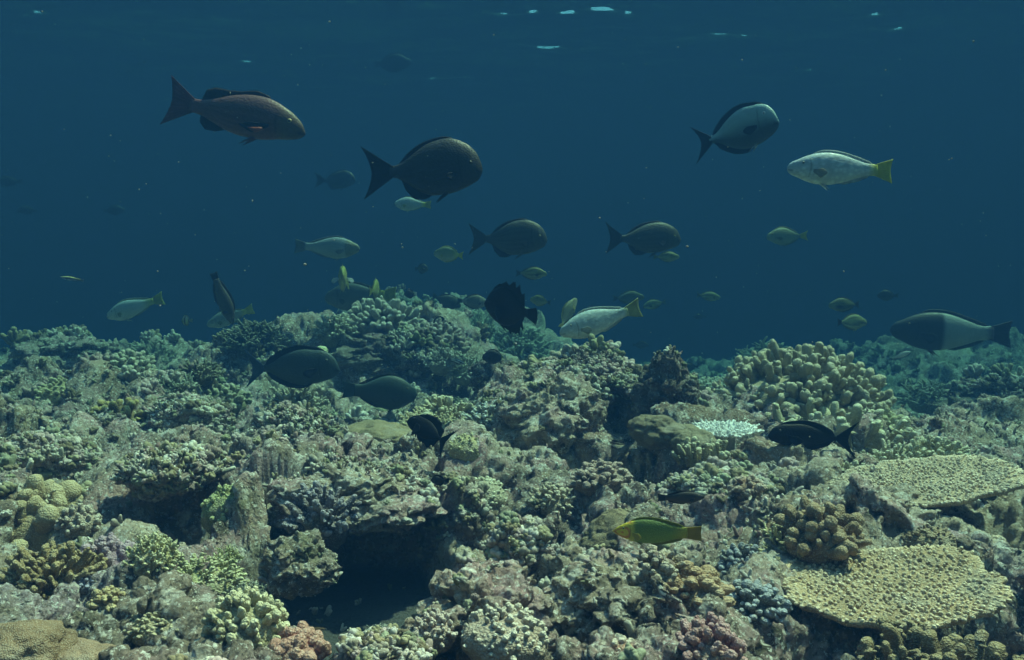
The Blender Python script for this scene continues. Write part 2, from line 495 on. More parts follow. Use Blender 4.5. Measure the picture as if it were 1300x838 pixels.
def capsules(P, D, Ln, Rd, taper=0.2, seg=8, rings=5, bend=0.0, rng=None, lump=0.0):
    """round-ended tapered branches: base points P, directions D, lengths Ln, radii Rd"""
    P = np.asarray(P, float); D = np.asarray(D, float)
    K = len(P)
    Ln = np.broadcast_to(np.asarray(Ln, float), (K,)); Rd = np.broadcast_to(np.asarray(Rd, float), (K,))
    D = D / np.linalg.norm(D, axis=1, keepdims=True)
    ref = np.where(np.abs(D[:, 2:3]) < 0.9, np.array([[0, 0, 1.0]]), np.array([[1.0, 0, 0]]))
    U = np.cross(ref, D); U /= np.linalg.norm(U, axis=1, keepdims=True)
    W = np.cross(D, U)
    th = np.linspace(0, 2 * math.pi, seg, endpoint=False)
    body = np.linspace(0, 1, rings)
    cap = np.array([0.45, 0.8, 0.96])
    tt = np.concatenate([body, np.ones(3)])                       # position along the branch
    rr = np.concatenate([1 - taper * body, (1 - taper) * np.sqrt(1 - cap ** 2)])
    ext = np.concatenate([np.zeros(rings), cap])                   # rounded end, in end radii
    if lump and rng is not None:
        rr = rr[None, :] * (1 + lump * rng.uniform(-1, 1, (K, len(rr))))
    else:
        rr = np.broadcast_to(rr, (K, len(rr)))
    B = np.zeros((K, 3))
    if bend and rng is not None:
        B = (U * rng.uniform(-1, 1, (K, 1)) + W * rng.uniform(-1, 1, (K, 1))) * bend * Ln[:, None]
    er = Rd * (1 - taper)
    C = P[:, None] + D[:, None] * (tt[None, :, None] * Ln[:, None, None] + ext[None, :, None] * er[:, None, None]) + B[:, None] * (tt ** 2)[None, :, None]
    ring = U[:, None, None] * np.cos(th)[None, None, :, None] + W[:, None, None] * np.sin(th)[None, None, :, None]
    V = C[:, :, None] + ring * (rr * Rd[:, None])[:, :, None, None]
    M = len(tt)
    V = V.reshape(K, M * seg, 3)
    tipv = C[:, -1] + D * (0.05 * er)[:, None]
    V = np.concatenate([V, tipv[:, None]], 1)
    i = np.arange(M - 1)[:, None] * seg; j = np.arange(seg)[None]
    q = np.stack([i + j, i + (j + 1) % seg, i + seg + (j + 1) % seg, i + seg + j], -1).reshape(-1, 4)
    last = (M - 1) * seg
    j = np.arange(seg)
    t3 = np.stack([last + j, last + (j + 1) % seg, np.full(seg, M * seg), np.full(seg, -1)], -1)
    f = np.concatenate([q, t3])
    nv = M * seg + 1
    F = np.where(f[None] >= 0, f[None] + (np.arange(K) * nv)[:, None, None], -1).reshape(-1, 4)
    tv = np.concatenate([np.repeat(np.concatenate([body * 0.8, 0.86 + 0.12 * cap]), seg), [1.0]])
    return V.reshape(-1, 3), F, np.tile(tv, K)

_CM = {}
def coral_mat(base, tip, grain=260.0, tip_at=0.78, bump=0.6, spots=None):
    key = (base, tip, grain, tip_at, bump, spots)
    if key in _CM: return _CM[key]
    m, N, L, B = new_mat("coral_skin")
    p = n_pos(N, True)
    t = n_range(N, L, n_attr(N, "tip"), tip_at - 0.3, min(1.0, tip_at + 0.2))
    t2 = n_math(N, L, 'MULTIPLY', t, n_range(N, L, n_noise(N, L, p, 28, 2), .3, .6, .45, 1.0))
    v = n_mix(N, L, n_range(N, L, n_noise(N, L, p, 16, 5, .65), .3, .7), tuple(x * 0.55 for x in base), tuple(min(1, x * 1.3) for x in base))
    v = n_mix(N, L, n_range(N, L, n_noise(N, L, p, 10, 4), .53, .66, 0, .75), v, (0.25, 0.21, 0.17))
    c = n_mix(N, L, t2, v, tip)
    d = n_vor(N, L, p, grain)
    c = n_mix(N, L, n_range(N, L, d, 0.1, 0.5, 0.5, 0.0), c, n_mix(N, L, 0.5, c, (0.85, 0.82, 0.7)))
    if spots:
        c = n_mix(N, L, n_range(N, L, n_noise(N, L, p, 55, 2), .56, .62), c, spots)
    L.new(c, B.inputs["Base Color"])
    B.inputs["Roughness"].default_value = 0.75
    B.inputs["Specular IOR Level"].default_value = 0.2
    b = n_bump(N, L, n_noise(N, L, p, 90, 4, .7), B, bump, 0.010)
    n_bump(N, L, d, B, bump, -0.005, b)
    _CM[key] = m
    return m

def roughen(V, amp, scale, seed):
    V = np.asarray(V, np.float32)
    d = np.stack([vnoise(V * scale, seed + k) for k in range(3)], 1)
    return V + d * amp

def blob(radii, n, seed, low=0.25, lowscale=1.6, lump=0.10, lumpscale=3.5, fine=0.03, flat_bottom=True):
    """an uneven rounded mass in units of its radii"""
    S, F = cubesphere(n)
    V = S.astype(np.float32)
    off = np.array([seed * 3.17 % 50, seed * 1.73 % 50, seed * 2.39 % 50], np.float32)
    r = 1 + low * fbm(V * lowscale + off, 3, seed) + lump * (0.55 - 1.5 * worley(V * lumpscale + off, seed) ** 2) + fine * fbm(V * 13 + off, 3, seed + 3) \
        + fine * 1.1 * (0.5 - 1.4 * worley(V * 8 + off, seed + 9) ** 2)
    return V * r[:, None] * np.array(radii, np.float32), F

def dome_points(n, rng, low=0.0, jitter=0.5):
    """n spread directions on the upper dome"""
    k = np.arange(n) + 0.5
    z = 1 - (1 - low) * k / n
    z = z + rng.uniform(-1, 1, n) * jitter * (1 - low) / n
    ph = k * 2.39996 + rng.uniform(-1, 1, n) * jitter * 0.5 + rng.uniform(0, 6)
    z = np.clip(z, -0.2, 1)
    s = np.sqrt(1 - z * z)
    return np.stack([s * np.cos(ph), s * np.sin(ph), z], 1)

COLONY_NO = 0
def colony(kind, name, px, py, hw, label, cat, base, tip, group=None, dist=None, lift=0.0, squash=1.0, n=None, seed=None, grain=260.0,
           tip_at=0.78, spots=None, tilt=(0, 0), rad=None, length=None, width=None):
    """one coral colony whose foot stands at photograph pixel (px, py); hw = half its width in photograph pixels"""
    global COLONY_NO
    COLONY_NO += 1
    seed = seed or COLONY_NO * 7
    rng = np.random.default_rng(seed)
    if dist is None:
        p, _ = ground(px, py)
    else:
        p = at(px, py, dist)
    d = p.y
    Rr = hw * d / F_PX
    p = Vector((p.x, p.y + Rr * 0.35, p.z + lift * Rr))
    g = ground_below(p.x, p.y, p.z + 0.25)
    if dist is None:
        p.z = min(p.z, max(g, p.z - 0.35 * Rr))
    mat = coral_mat(base, tip, 520.0 if kind == 'massive' else grain, tip_at, 0.45 if kind == 'massive' else 0.6, spots)
    px_r = hw * 0.79                     # half width in render pixels
    if kind == 'massive':
        V, F = blob((Rr, Rr, Rr * 0.75 * squash), 24 if px_r < 25 else 44, seed, .32, 1.3, .12, 2.2, .022)
        o = link(name, make_mesh(name, V, F, attrs={"tip": np.clip(V[:, 2] / Rr * .5 + .3, 0, 1)}), mat, None, p)
        tag(o, label, cat, group)
        return o
    root = tag(empty(name, p), label, cat, group)
    root.rotation_euler = (tilt[0], tilt[1], 0)
    if kind == 'table':
        nth, nr = 110, 16
        th = np.linspace(0, 2 * math.pi, nth, endpoint=False)
        c = np.stack([np.cos(th), np.sin(th), np.zeros(nth)], 1)
        edge = 1 + 0.17 * fbm(c * 1.6 + seed, 2, seed) + 0.08 * fbm(c * 5 + seed, 2, seed + 1) + 0.035 * vnoise(c * 18 + seed, seed) - .08 * np.exp(-((th - 1.9 - seed % 3) / .12) ** 2)
        qs = np.linspace(0.02, 1, nr)
        def plate_z(x, y): return 0.05 * Rr * fbm(np.stack([x / Rr * 1.5 + seed, y / Rr * 1.5, 0 * x], 1), 2, seed) + 0.06 * (x * x + y * y) / Rr
        top = np.stack([np.outer(qs, edge * np.cos(th)) * Rr, np.outer(qs, edge * np.sin(th)) * Rr * squash], -1).reshape(-1, 2)
        zt = plate_z(top[:, 0], top[:, 1])
        thick = (0.055 + 0.12 * (1 - qs)) * Rr
        Vt = np.column_stack([top, zt]); Vb = np.column_stack([top, zt - np.repeat(thick, nth)])
        idx = np.arange(nr * nth).reshape(nr, nth); nx = np.roll(idx, -1, 1)
        ft = np.stack([idx[:-1], idx[1:], nx[1:], nx[:-1]], -1).reshape(-1, 4)
        fb = ft[:, ::-1] + nr * nth
        e = idx[-1]; en = nx[-1]
        fr = np.stack([e, e + nr * nth, en + nr * nth, en], -1)
        tipp = np.concatenate([np.repeat(qs ** 6 * 0.8, nth), np.repeat(qs ** 6 * 0.5, nth)])
        pl = link("plate", make_mesh("plate", roughen(np.concatenate([Vt, Vb]), 0.012 * Rr, 9 / Rr, seed), np.concatenate([ft, fb, fr]), attrs={"tip": tipp}), mat, root)
        k = n or int(np.clip(2.1 * (math.pi * px_r ** 2 * 0.35) / 14, 120, 1900))
        # branchlets on a jittered hexagonal spacing out to the uneven edge
        sp = math.sqrt(math.pi / k * 1.1547)
        gi, gj = np.meshgrid(np.arange(-int(1.4 / sp) - 1, int(1.4 / sp) + 2), np.arange(-int(1.6 / sp) - 1, int(1.6 / sp) + 2))
        pts = np.stack([(gi + .5 * (gj % 2)).ravel() * sp, gj.ravel() * sp * .866], 1) + rng.normal(0, .16 * sp, (gi.size, 2))
        a = np.arctan2(pts[:, 1], pts[:, 0]) % (2 * math.pi)
        ed = np.interp(a, np.append(th, 2 * math.pi), np.append(edge, edge[0]))
        q = np.hypot(pts[:, 0], pts[:, 1]) / ed
        cell = math.sqrt(math.pi / k) * 0.82
        keep = np.nonzero(q < .985)[0]
        pts, q, a = pts[keep], q[keep], a[keep]
        Pb = np.column_stack([pts[:, 0] * Rr, pts[:, 1] * Rr * squash, plate_z(pts[:, 0] * Rr, pts[:, 1] * Rr * squash) - 0.004])
        out = sstep(0.75, 1.0, q)
        D = np.column_stack([np.cos(a) * (0.15 + 1.3 * out), np.sin(a) * (0.15 + 1.3 * out), np.ones(len(a)) * (1.0 - .35 * out)]) + rng.normal(0, .18, (len(a), 3))
        rr = cell * Rr * (rad or 0.52)
        V, F, T = capsules(Pb, D, rr * (length or 2.0) * rng.uniform(.6, 1.25, len(a)) * (1 + 0.5 * out), rr * rng.uniform(.8, 1.15, len(a)), .35, 7, 3, .1, rng)
        nv = len(V) // len(a)
        T = np.clip(T * 0.90 + 0.25 * np.repeat(out, nv) * T, 0, 1)
        link("crown", make_mesh("crown", roughen(V, rr * .22, .5 / rr, seed), F, attrs={"tip": T}), mat, root)
        zb = min(ground_below(p.x, p.y), p.z - 0.06 * Rr) - p.z - 0.03
        S, F2 = capsules([(0, 0.1 * Rr, -0.06 * Rr)], [(0.05, 0.15, -1)], abs(zb), 0.30 * Rr, -0.25, 18, 9, 0, rng, .1)[:2]
        link("stalk", make_mesh("stalk", roughen(S, .05 * Rr, 5 / Rr, seed), F2, attrs={"tip": np.zeros(len(S))}), mat, root)
        return root
    # dome of branches
    spec = dict(knobs=(70, .125, .30, .10, .62, .12), fingers=(80, .085, .46, .34, .55, .05), lobes=(46, .19, .42, .22, .70, .16),
                pillars=(22, .15, .85, .30, .25, .06), bush=(46, .055, .50, .30, .45, .05), nubs=(150, .07, .20, .2, .72, .08))[kind]
    k, rf, lf, tp, core, lump = spec
    k = n or k; rf = rad or rf; lf = length or lf
    Vb, Fb = blob((Rr * core * 1.08, Rr * core * 1.08, Rr * core * squash), 14, seed, .12, 1.5, .05, 3, .02)
    Vb = Vb + np.array([0, 0, -0.12 * Rr])
    link("base", make_mesh("base", Vb, Fb, attrs={"tip": np.zeros(len(Vb))}), mat, root)
    Dn = dome_points(k, rng, -0.12 if kind != 'pillars' else 0.45, .8)
    Pb = Dn * np.array([1, 1, squash]) * Rr * core * 0.80 + np.array([0, 0, -0.12 * Rr])
    if kind == 'pillars':
        Pb = np.column_stack([Dn[:, 0] * Rr * .85 * (width or 1), Dn[:, 1] * Rr * .6, -0.25 * Rr + 0.2 * Rr * Dn[:, 2]])
    gone = vnoise(Dn * 1.7 + seed, seed) < .74
    Dn, Pb = Dn[gone], Pb[gone]; k = len(Dn)
    D = Dn + np.array([0, 0, 0.35 if kind != 'pillars' else 2.2]) + rng.normal(0, .16, (k, 3))
    Ln = Rr * lf * rng.uniform(.6, 1.35, k); Rd = Rr * rf * rng.uniform(.62, 1.25, k)
    big = px_r > 34
    seg, rings = (12, 7) if big else (8, 4)
    V, F, T = capsules(Pb, D, Ln, Rd, tp, seg, rings, .12, rng, lump)
    mb = MB(); mb.add(V, F, T)
    if kind in ('bush', 'fingers', 'lobes', 'pillars') and px_r > 9:
        c = dict(bush=5, fingers=3, lobes=3, pillars=4)[kind]
        par = np.repeat(np.arange(k), c)
        Du = D / np.linalg.norm(D, axis=1, keepdims=True)
        f = rng.uniform(.35, .95, len(par))
        ax = rng.normal(0, 1, (len(par), 3)); ax /= np.linalg.norm(ax, axis=1, keepdims=True)
        D2 = Du[par] * .8 + ax * .85
        side = ax - Du[par] * np.sum(ax * Du[par], 1, keepdims=True)
        P2 = Pb[par] + Du[par] * (Ln[par] * f)[:, None] + side * (Rd[par] * .4)[:, None]
        s = dict(bush=.75, fingers=.62, lobes=.62, pillars=.5)[kind]
        V, F, T = capsules(P2, D2, Ln[par] * dict(bush=.42, fingers=.22, lobes=.16, pillars=.14)[kind] * rng.uniform(.7, 1.2, len(par)), Rd[par] * s * rng.uniform(.8, 1.1, len(par)), tp, 8 if big else 6, 3)
        mb.add(V, F, np.clip(T * .5 + .5 * np.repeat(f, len(T) // len(par)), 0, 1))
    V, F, T = mb.arrays()
    V = roughen(V, Rr * rf * .30, .45 / (Rr * rf), seed)
    V = roughen(V, Rr * rf * .12, 1.6 / (Rr * rf), seed + 5)
    link("crown", make_mesh("crown", V, F, attrs={"tip": T}), mat, root)
    root.rotation_euler.z = rng.uniform(-.6, .6)
    if kind != 'lobes': root.scale = (rng.uniform(.92, 1.22), rng.uniform(.9, 1.15), rng.uniform(.78, 1.05))
    return root

M_ROCK = reef_material("reef_boulder_surface", False)
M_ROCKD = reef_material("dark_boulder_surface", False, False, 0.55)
def rock(px, py, hw, hh, label, dist=None, depth=1.0, seed=1, mat=None, n=None, low=.42, lump=.26, name="coral_rock", group=None, sink=.35):
    if dist is None: p, _ = ground(px, py)
    else: p = at(px, py, dist)
    rx, rz = hw * p.y / F_PX, hh * p.y / F_PX
    ry = rx * depth
    n = n or (64 if hw > 45 else 44 if hw > 22 else 26)
    V, F = blob((rx, ry, rz), n, seed, low, 1.5, lump, 2.7, .07)
    V = V + np.stack([vnoise(V * 5 / rx, seed + q) for q in range(3)], 1) * .07 * rx
    V = V + np.stack([vnoise(V * 15 / rx, seed + 5 + q) for q in range(3)], 1) * .022 * rx
    o = link(name, make_mesh(name, V, F), mat or M_ROCK, None, p + Vector((0, ry * sink, 0)))
    o.rotation_euler = (0, 0, seed * 1.3)
    if abs(depth - 1) > .2: o.rotation_euler = (0, 0, 0)
    return tag(o, label, "rock", group)
# ---- boulders and ledges
rock(482, 850, 52, 34, "low pale rock closing the near end of the sandy hollow", 1.17, 1.0, 91)
rock(450, 640, 95, 36, "lumpy grey ledge roofing the dark sandy hollow behind the purple finger coral", 1.98, 1.1, 3, low=.5)
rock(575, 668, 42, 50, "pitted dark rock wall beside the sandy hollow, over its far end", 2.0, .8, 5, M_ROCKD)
rock(378, 722, 42, 36, "pale teal rock jutting out into the dark hollow under the purple coral", 1.72, 1.0, 8)
rock(618, 800, 85, 62, "pale knobby boulder forming the lit rim of the sandy hollow", 1.33, .9, 11, lump=.4)
rock(212, 602, 58, 26, "broad grey ledge with a deep black overhang under its lower edge", 1.98, .9, 13)
rock(40, 590, 66, 30, "pinkish grey ledge at the side of the reef above the plump tan coral", 2.25, .8, 17)
rock(195, 800, 95, 34, "flat greenish brown rock shelf between the mauve coral and the pale green knobs", 1.38, .9, 19, low=.3)
rock(700, 545, 85, 62, "big turf covered boulder below the dark coral with pale tips", 2.75, .8, 23)
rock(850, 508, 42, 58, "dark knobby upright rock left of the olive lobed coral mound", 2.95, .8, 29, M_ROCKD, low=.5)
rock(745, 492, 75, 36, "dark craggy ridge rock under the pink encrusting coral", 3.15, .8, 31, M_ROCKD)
rock(1110, 668, 92, 40, "wide pinkish grey boulder with dark holes between the two pale tables", 1.95, .8, 37)
rock(925, 640, 75, 34, "smooth grey rock slope around the pinkish brown knobs", 2.2, .9, 41, low=.3)
rock(655, 705, 33, 38, "porous rounded block with white pits standing on the reef flat", 1.72, .9, 43)
rock(790, 770, 95, 48, "grey rubble hump in front of the brown knob corals", 1.42, .8, 47, low=.35)
rock(1290, 655, 62, 34, "brown ledge under the edge of the pale yellow table", 2.3, .9, 53)
rock(75, 448, 62, 20, "rounded rock on the far crest of the reef beyond the small tan table", 5.2, .8, 59)
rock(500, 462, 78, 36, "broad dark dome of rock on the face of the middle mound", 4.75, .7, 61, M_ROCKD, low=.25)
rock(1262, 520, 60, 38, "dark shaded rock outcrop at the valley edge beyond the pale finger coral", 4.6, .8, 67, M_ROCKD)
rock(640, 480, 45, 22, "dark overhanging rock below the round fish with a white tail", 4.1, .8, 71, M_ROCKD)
rock(240, 540, 52, 30, "craggy pale rock beside the brown coral with golden tips", 3.0, .9, 73)
rock(370, 560, 62, 36, "bright grit covered hump in the middle of the reef flat", 2.75, .8, 79)
rock(560, 600, 60, 32, "grey hump with turf behind the rock wall of the hollow", 2.4, .8, 83)

OLIVE, TAN, PALE = (0.30, 0.26, 0.115), (0.34, 0.25, 0.13), (0.62, 0.58, 0.40)
BROWN, GOLD, CREAM = (0.20, 0.125, 0.055), (0.42, 0.31, 0.11), (0.70, 0.66, 0.50)
PINK, MAUVE, BLUE = (0.34, 0.20, 0.18), (0.28, 0.17, 0.22), (0.16, 0.19, 0.27)
GREEN, YELLOW, GREY = (0.22, 0.25, 0.10), (0.42, 0.38, 0.13), (0.25, 0.24, 0.20)
F, K, T, B_, LB, PI_, MA, NB = 'fingers', 'knobs', 'table', 'bush', 'lobes', 'pillars', 'massive', 'nubs'
fc, kc, tc, bc, lc, pc, mc = "finger_coral", "knob_coral", "table_coral", "bushy_coral", "lobed_coral", "pillar_coral", "massive_coral"
C = colony
# near right
C(T, tc, 1150, 764, 148, "large yellow table coral with pale knobbly rim over brown fingers", "coral", (0.38, 0.25, 0.145), (0.78, 0.60, 0.43), dist=1.52, squash=.74, tilt=(.16, -.08), tip_at=.80, n=760, length=1.0, rad=.56)
C(PI_, fc, 1200, 868, 100, "thick dark brown finger coral beneath the big yellow table", "coral", (0.17, 0.115, 0.06), (0.32, 0.23, 0.13), dist=1.28, n=34, rad=.11, length=.55, grain=300)
C(T, tc, 1190, 620, 116, "pale yellow table coral reaching out beyond the pinkish boulder", "coral", (0.44, 0.315, 0.21), (0.74, 0.61, 0.48), dist=1.98, squash=.72, tilt=(.17, -.12), n=900, rad=.56, length=1.1)
C(F, fc, 1195, 600, 56, "pale cream finger coral standing behind the pale yellow table", "coral", (0.42, 0.35, 0.19), CREAM, dist=2.42, n=130, rad=.07)
C(LB, lc, 1026, 522, 138, "big olive lobed coral mound, the tallest on the near reef", "coral", (0.42, 0.35, 0.235), (0.56, 0.49, 0.36), dist=3.05, squash=.70, n=480, rad=.045, length=.26, tip_at=.95)
C(LB, lc, 1105, 556, 62, "smaller pale olive lobed coral joined to the side of the big olive mound", "coral", (0.38, 0.34, 0.19), (0.50, 0.46, 0.30), dist=2.95, squash=.75, n=130, rad=.085, length=.3)
C(F, fc, 1140, 606, 48, "cream finger coral filling the gap between tan pillars and pale yellow table", "coral", (0.42, 0.36, 0.22), CREAM, dist=2.38, n=110, rad=.075)
C(PI_, pc, 1072, 566, 82, "tan pillar coral with blunt upright columns below the olive mound", "coral", (0.40, 0.33, 0.19), CREAM, dist=2.72, n=42, rad=.095, length=.62)
C(PI_, pc, 895, 588, 34, "small tan pillar coral at the mouth of the dark cleft", "coral", TAN, CREAM, dist=2.45, n=18, rad=.14, length=.75)
C(T, tc, 925, 548, 42, "bleached white edged plate coral beside the dark cleft", "coral", (0.70, 0.70, 0.68), (0.88, 0.88, 0.88), dist=2.6, squash=.8, tip_at=.5, tilt=(.12, 0))
C(K, kc, 1050, 690, 68, "rich brown knob coral with plump columns behind the big yellow table", "coral", (0.20, 0.115, 0.06), (0.36, 0.24, 0.15), n=64, rad=.125, length=.36, squash=.75)
C(NB, kc, 1185, 690, 36, "dull pinkish brown crust on the end of the wide boulder", "coral", (0.26, 0.17, 0.10), (0.36, 0.26, 0.18))
C(K, kc, 950, 618, 30, "pinkish brown ball of smooth knobs on the grey slope", "coral", (0.30, 0.17, 0.12), (0.48, 0.36, 0.30), n=30, rad=.19, length=.25)
C(B_, bc, 1003, 700, 40, "yellow green bushy coral joined to the rim of the big table", "coral", (0.40, 0.34, 0.16), (0.68, 0.62, 0.40))
C(K, kc, 948, 712, 36, "upper blue grey knob coral beside the yellow green bush", "coral", (0.15, 0.14, 0.13), (0.32, 0.36, 0.42), n=80, rad=.12, length=.4, tip_at=.9)
C(K, kc, 962, 780, 46, "lower blue grey knob coral hanging beside the dark gap", "coral", (0.14, 0.13, 0.12), (0.34, 0.38, 0.44), n=100, rad=.12, length=.4, tip_at=.9)
C(K, kc, 875, 762, 54, "golden brown knob coral in front of the spotted coral", "coral", (0.28, 0.155, 0.08), (0.45, 0.30, 0.19), n=58, rad=.14, length=.38)
C(K, kc, 838, 732, 42, "brown knob coral with grey tips just below the yellow wrasse", "coral", (0.24, 0.155, 0.08), (0.42, 0.36, 0.30), n=52, rad=.14, length=.34)
C(K, kc, 905, 835, 60, "dusky rose soft knob coral at the near edge by the blue grey coral", "coral", (0.32, 0.13, 0.13), (0.46, 0.26, 0.26), n=90, rad=.10, length=.3)
C(MA, mc, 782, 692, 46, "brown spotted rounded coral behind the snout of the yellow wrasse", "coral", (0.20, 0.14, 0.08), (0.27, 0.195, 0.115), spots=(0.10, 0.07, 0.04))
C(K, kc, 765, 612, 44, "dull rose pebbly coral on the slope above the yellow wrasse", "coral", (0.28, 0.18, 0.15), (0.42, 0.31, 0.27), n=90, rad=.10, length=.25)
C(K, kc, 672, 686, 32, "small pinkish grey crust coral beside the porous block", "coral", (0.30, 0.22, 0.19), (0.44, 0.36, 0.32), n=60)
C(NB, kc, 612, 618, 40, "cream crust of round beads on the reef flat", "coral", (0.38, 0.33, 0.24), CREAM, n=130, rad=.085)
C(NB, kc, 640, 815, 62, "pale pinkish pebbly coral coating the boulder at the hollow", "coral", (0.38, 0.29, 0.23), (0.60, 0.54, 0.46), dist=1.22, n=190, rad=.07, squash=.8)
C(K, kc, 790, 826, 22, "little salmon and white knob coral at the near edge", "coral", (0.45, 0.24, 0.17), (0.62, 0.56, 0.48), n=20, rad=.2, length=.2)
# near left
C(LB, lc, 26, 682, 72, "plump tan lobed coral at the edge of the reef ledge", "coral", (0.36, 0.25, 0.14), (0.50, 0.38, 0.24), n=34, rad=.20, length=.40)
C(F, fc, 58, 742, 70, "golden brown finger coral fanning out below the plump tan lobes", "coral", (0.26, 0.17, 0.08), (0.38, 0.27, 0.15), n=70, rad=.11, length=.48)
C(MA, mc, 12, 848, 64, "smooth brown rounded coral at the near corner", "coral", (0.20, 0.125, 0.075), (0.26, 0.17, 0.10), dist=1.1)
C(MA, mc, 95, 846, 44, "small smooth pinkish brown coral beside the larger rounded one", "coral", (0.27, 0.17, 0.11), (0.34, 0.23, 0.16), dist=1.12, squash=.7)
C(K, kc, 128, 716, 46, "mauve knob coral with flattened pink tips", "coral", MAUVE, (0.46, 0.31, 0.36), n=66, rad=.12)
C(K, kc, 106, 745, 26, "violet blue knob coral tucked under the mauve one", "coral", (0.17, 0.16, 0.22), (0.32, 0.32, 0.42), n=40)
C(K, kc, 132, 768, 28, "small orange brown knob coral with bright tips below the mauve one", "coral", (0.24, 0.15, 0.08), (0.50, 0.39, 0.22), n=30, rad=.17)
C(F, bc, 188, 716, 48, "yellow green bushy coral beside the mauve knobs", "coral", (0.40, 0.36, 0.19), (0.66, 0.62, 0.42), n=150, rad=.058, length=.30)
C(F, bc, 246, 748, 64, "wide moss green bushy coral along the shelf edge", "coral", (0.36, 0.34, 0.17), (0.58, 0.56, 0.36), n=190, rad=.05, length=.28)
C(B_, bc, 287, 712, 22, "small pale yellow branching coral standing against the dark hollow", "coral", (0.38, 0.37, 0.17), (0.62, 0.62, 0.40), dist=1.62)
C(B_, bc, 310, 760, 26, "grey twig coral at the lip of the hollow", "coral", (0.22, 0.23, 0.17), (0.44, 0.46, 0.38), dist=1.5)
C(K, kc, 306, 806, 70, "pale green cluster of round knobs at the near rim of the hollow", "coral", (0.33, 0.30, 0.18), (0.56, 0.52, 0.36), n=140, rad=.085, length=.26)
C(K, kc, 372, 836, 52, "salmon red knob coral at the near edge of the hollow", "coral", (0.36, 0.15, 0.12), (0.46, 0.25, 0.20), dist=1.16, n=44, rad=.18, length=.2)
C(NB, kc, 287, 652, 46, "round dark green coral of tight beads beside the grit hump", "coral", (0.20, 0.22, 0.09), (0.42, 0.45, 0.24), n=150, rad=.085)
C(F, fc, 405, 668, 52, "purplish grey finger coral leaning over the dark hollow", "coral", (0.16, 0.13, 0.14), (0.34, 0.32, 0.37), n=70, rad=.10, length=.5, dist=1.85)
C(K, kc, 468, 652, 24, "small tan and yellow blotched coral at the back of the hollow", "coral", (0.34, 0.24, 0.08), (0.55, 0.45, 0.2), dist=1.95, n=24, rad=.2)
C(K, kc, 462, 622, 14, "tiny rust brown coral above the dark hollow", "coral", (0.34, 0.15, 0.06), (0.44, 0.22, 0.1), n=18, rad=.2)
C(K, kc, 145, 535, 42, "round brown knob coral with golden tips", "coral", (0.18, 0.115, 0.04), (0.60, 0.44, 0.17), n=64, rad=.115, dist=3.0, squash=.85, tip_at=.86)
C(T, tc, 75, 552, 50, "small tan table coral casting a dark shadow beside the golden tipped coral", "coral", (0.33, 0.27, 0.15), (0.60, 0.55, 0.36), dist=2.95, squash=.85, n=150)
C(NB, kc, 78, 505, 44, "tan beaded crust behind the small tan table", "coral", (0.36, 0.29, 0.15), (0.58, 0.52, 0.34), n=130)
C(F, fc, 250, 478, 30, "dark round brush coral beneath the blue tailed fish", "coral", (0.13, 0.12, 0.07), (0.30, 0.31, 0.2), n=110, rad=.07)
C(K, kc, 282, 512, 36, "grey green dome coral of packed fingers below the dark brush coral", "coral", (0.20, 0.20, 0.12), (0.40, 0.40, 0.28), n=100, rad=.09)
C(B_, bc, 215, 500, 38, "pale sea green bushy coral left of the grey green dome", "coral", (0.26, 0.30, 0.22), (0.48, 0.54, 0.44))
C(T, tc, 95, 482, 38, "flat sea green plate coral on the far side of the ledge", "coral", (0.24, 0.28, 0.22), (0.42, 0.48, 0.40), dist=4.0, n=120)
C(B_, bc, 188, 450, 32, "pale bushy coral on the low crest beside the rounded rock", "coral", (0.3, 0.3, 0.22), (0.52, 0.52, 0.42))
C(MA, mc, 480, 560, 52, "smooth yellow brown dome coral on the reef flat", "coral", (0.25, 0.18, 0.10), (0.29, 0.215, 0.125), squash=.55, dist=2.7)
C(NB, kc, 205, 798, 52, "low olive brown crust of beads on the flat shelf by the near edge", "coral", (0.30, 0.25, 0.15), (0.50, 0.44, 0.30), n=190, rad=.07, squash=.7)
C(K, kc, 95, 668, 34, "pinkish tan knob coral in the mouth of the black overhang", "coral", (0.34, 0.25, 0.20), (0.52, 0.44, 0.37), n=70, rad=.11)
C(NB, kc, 345, 655, 36, "cream brown beaded coral between the round dark green coral and purple fingers", "coral", (0.34, 0.28, 0.20), (0.56, 0.50, 0.40), n=130, rad=.08)
C(K, kc, 552, 806, 40, "rosy beige knob coral on the rim facing the sandy hollow", "coral", (0.38, 0.27, 0.23), (0.56, 0.47, 0.42), dist=1.25, n=100, rad=.09, length=.26)
C(NB, kc, 722, 800, 46, "broad mauve grey beaded crust between the rubble hump and the near edge", "coral", (0.32, 0.25, 0.25), (0.50, 0.45, 0.44), n=170, rad=.075, squash=.6)
C(K, kc, 700, 640, 34, "warm beige knob coral on the turf slope left of the rose pebbly coral", "coral", (0.36, 0.27, 0.19), (0.54, 0.46, 0.36), n=80, rad=.10)
C(F, fc, 35, 640, 34, "short creamy finger coral above the plump tan lobes", "coral", (0.40, 0.33, 0.22), (0.64, 0.58, 0.46), n=80, rad=.08)
C(K, kc, 160, 470, 34, "muted sea green knob coral on the slope above the golden tipped coral", "coral", (0.26, 0.27, 0.2), (0.44, 0.46, 0.36), n=80, rad=.1)
C(F, fc, 370, 520, 40, "pale sandy finger coral beneath the dark teal fish", "coral", (0.34, 0.30, 0.22), (0.56, 0.52, 0.42), n=110, rad=.07)
C(B_, bc, 655, 520, 30, "greenish bushy coral at the foot of the dark ridge", "coral", (0.27, 0.27, 0.17), (0.46, 0.46, 0.34), n=90)
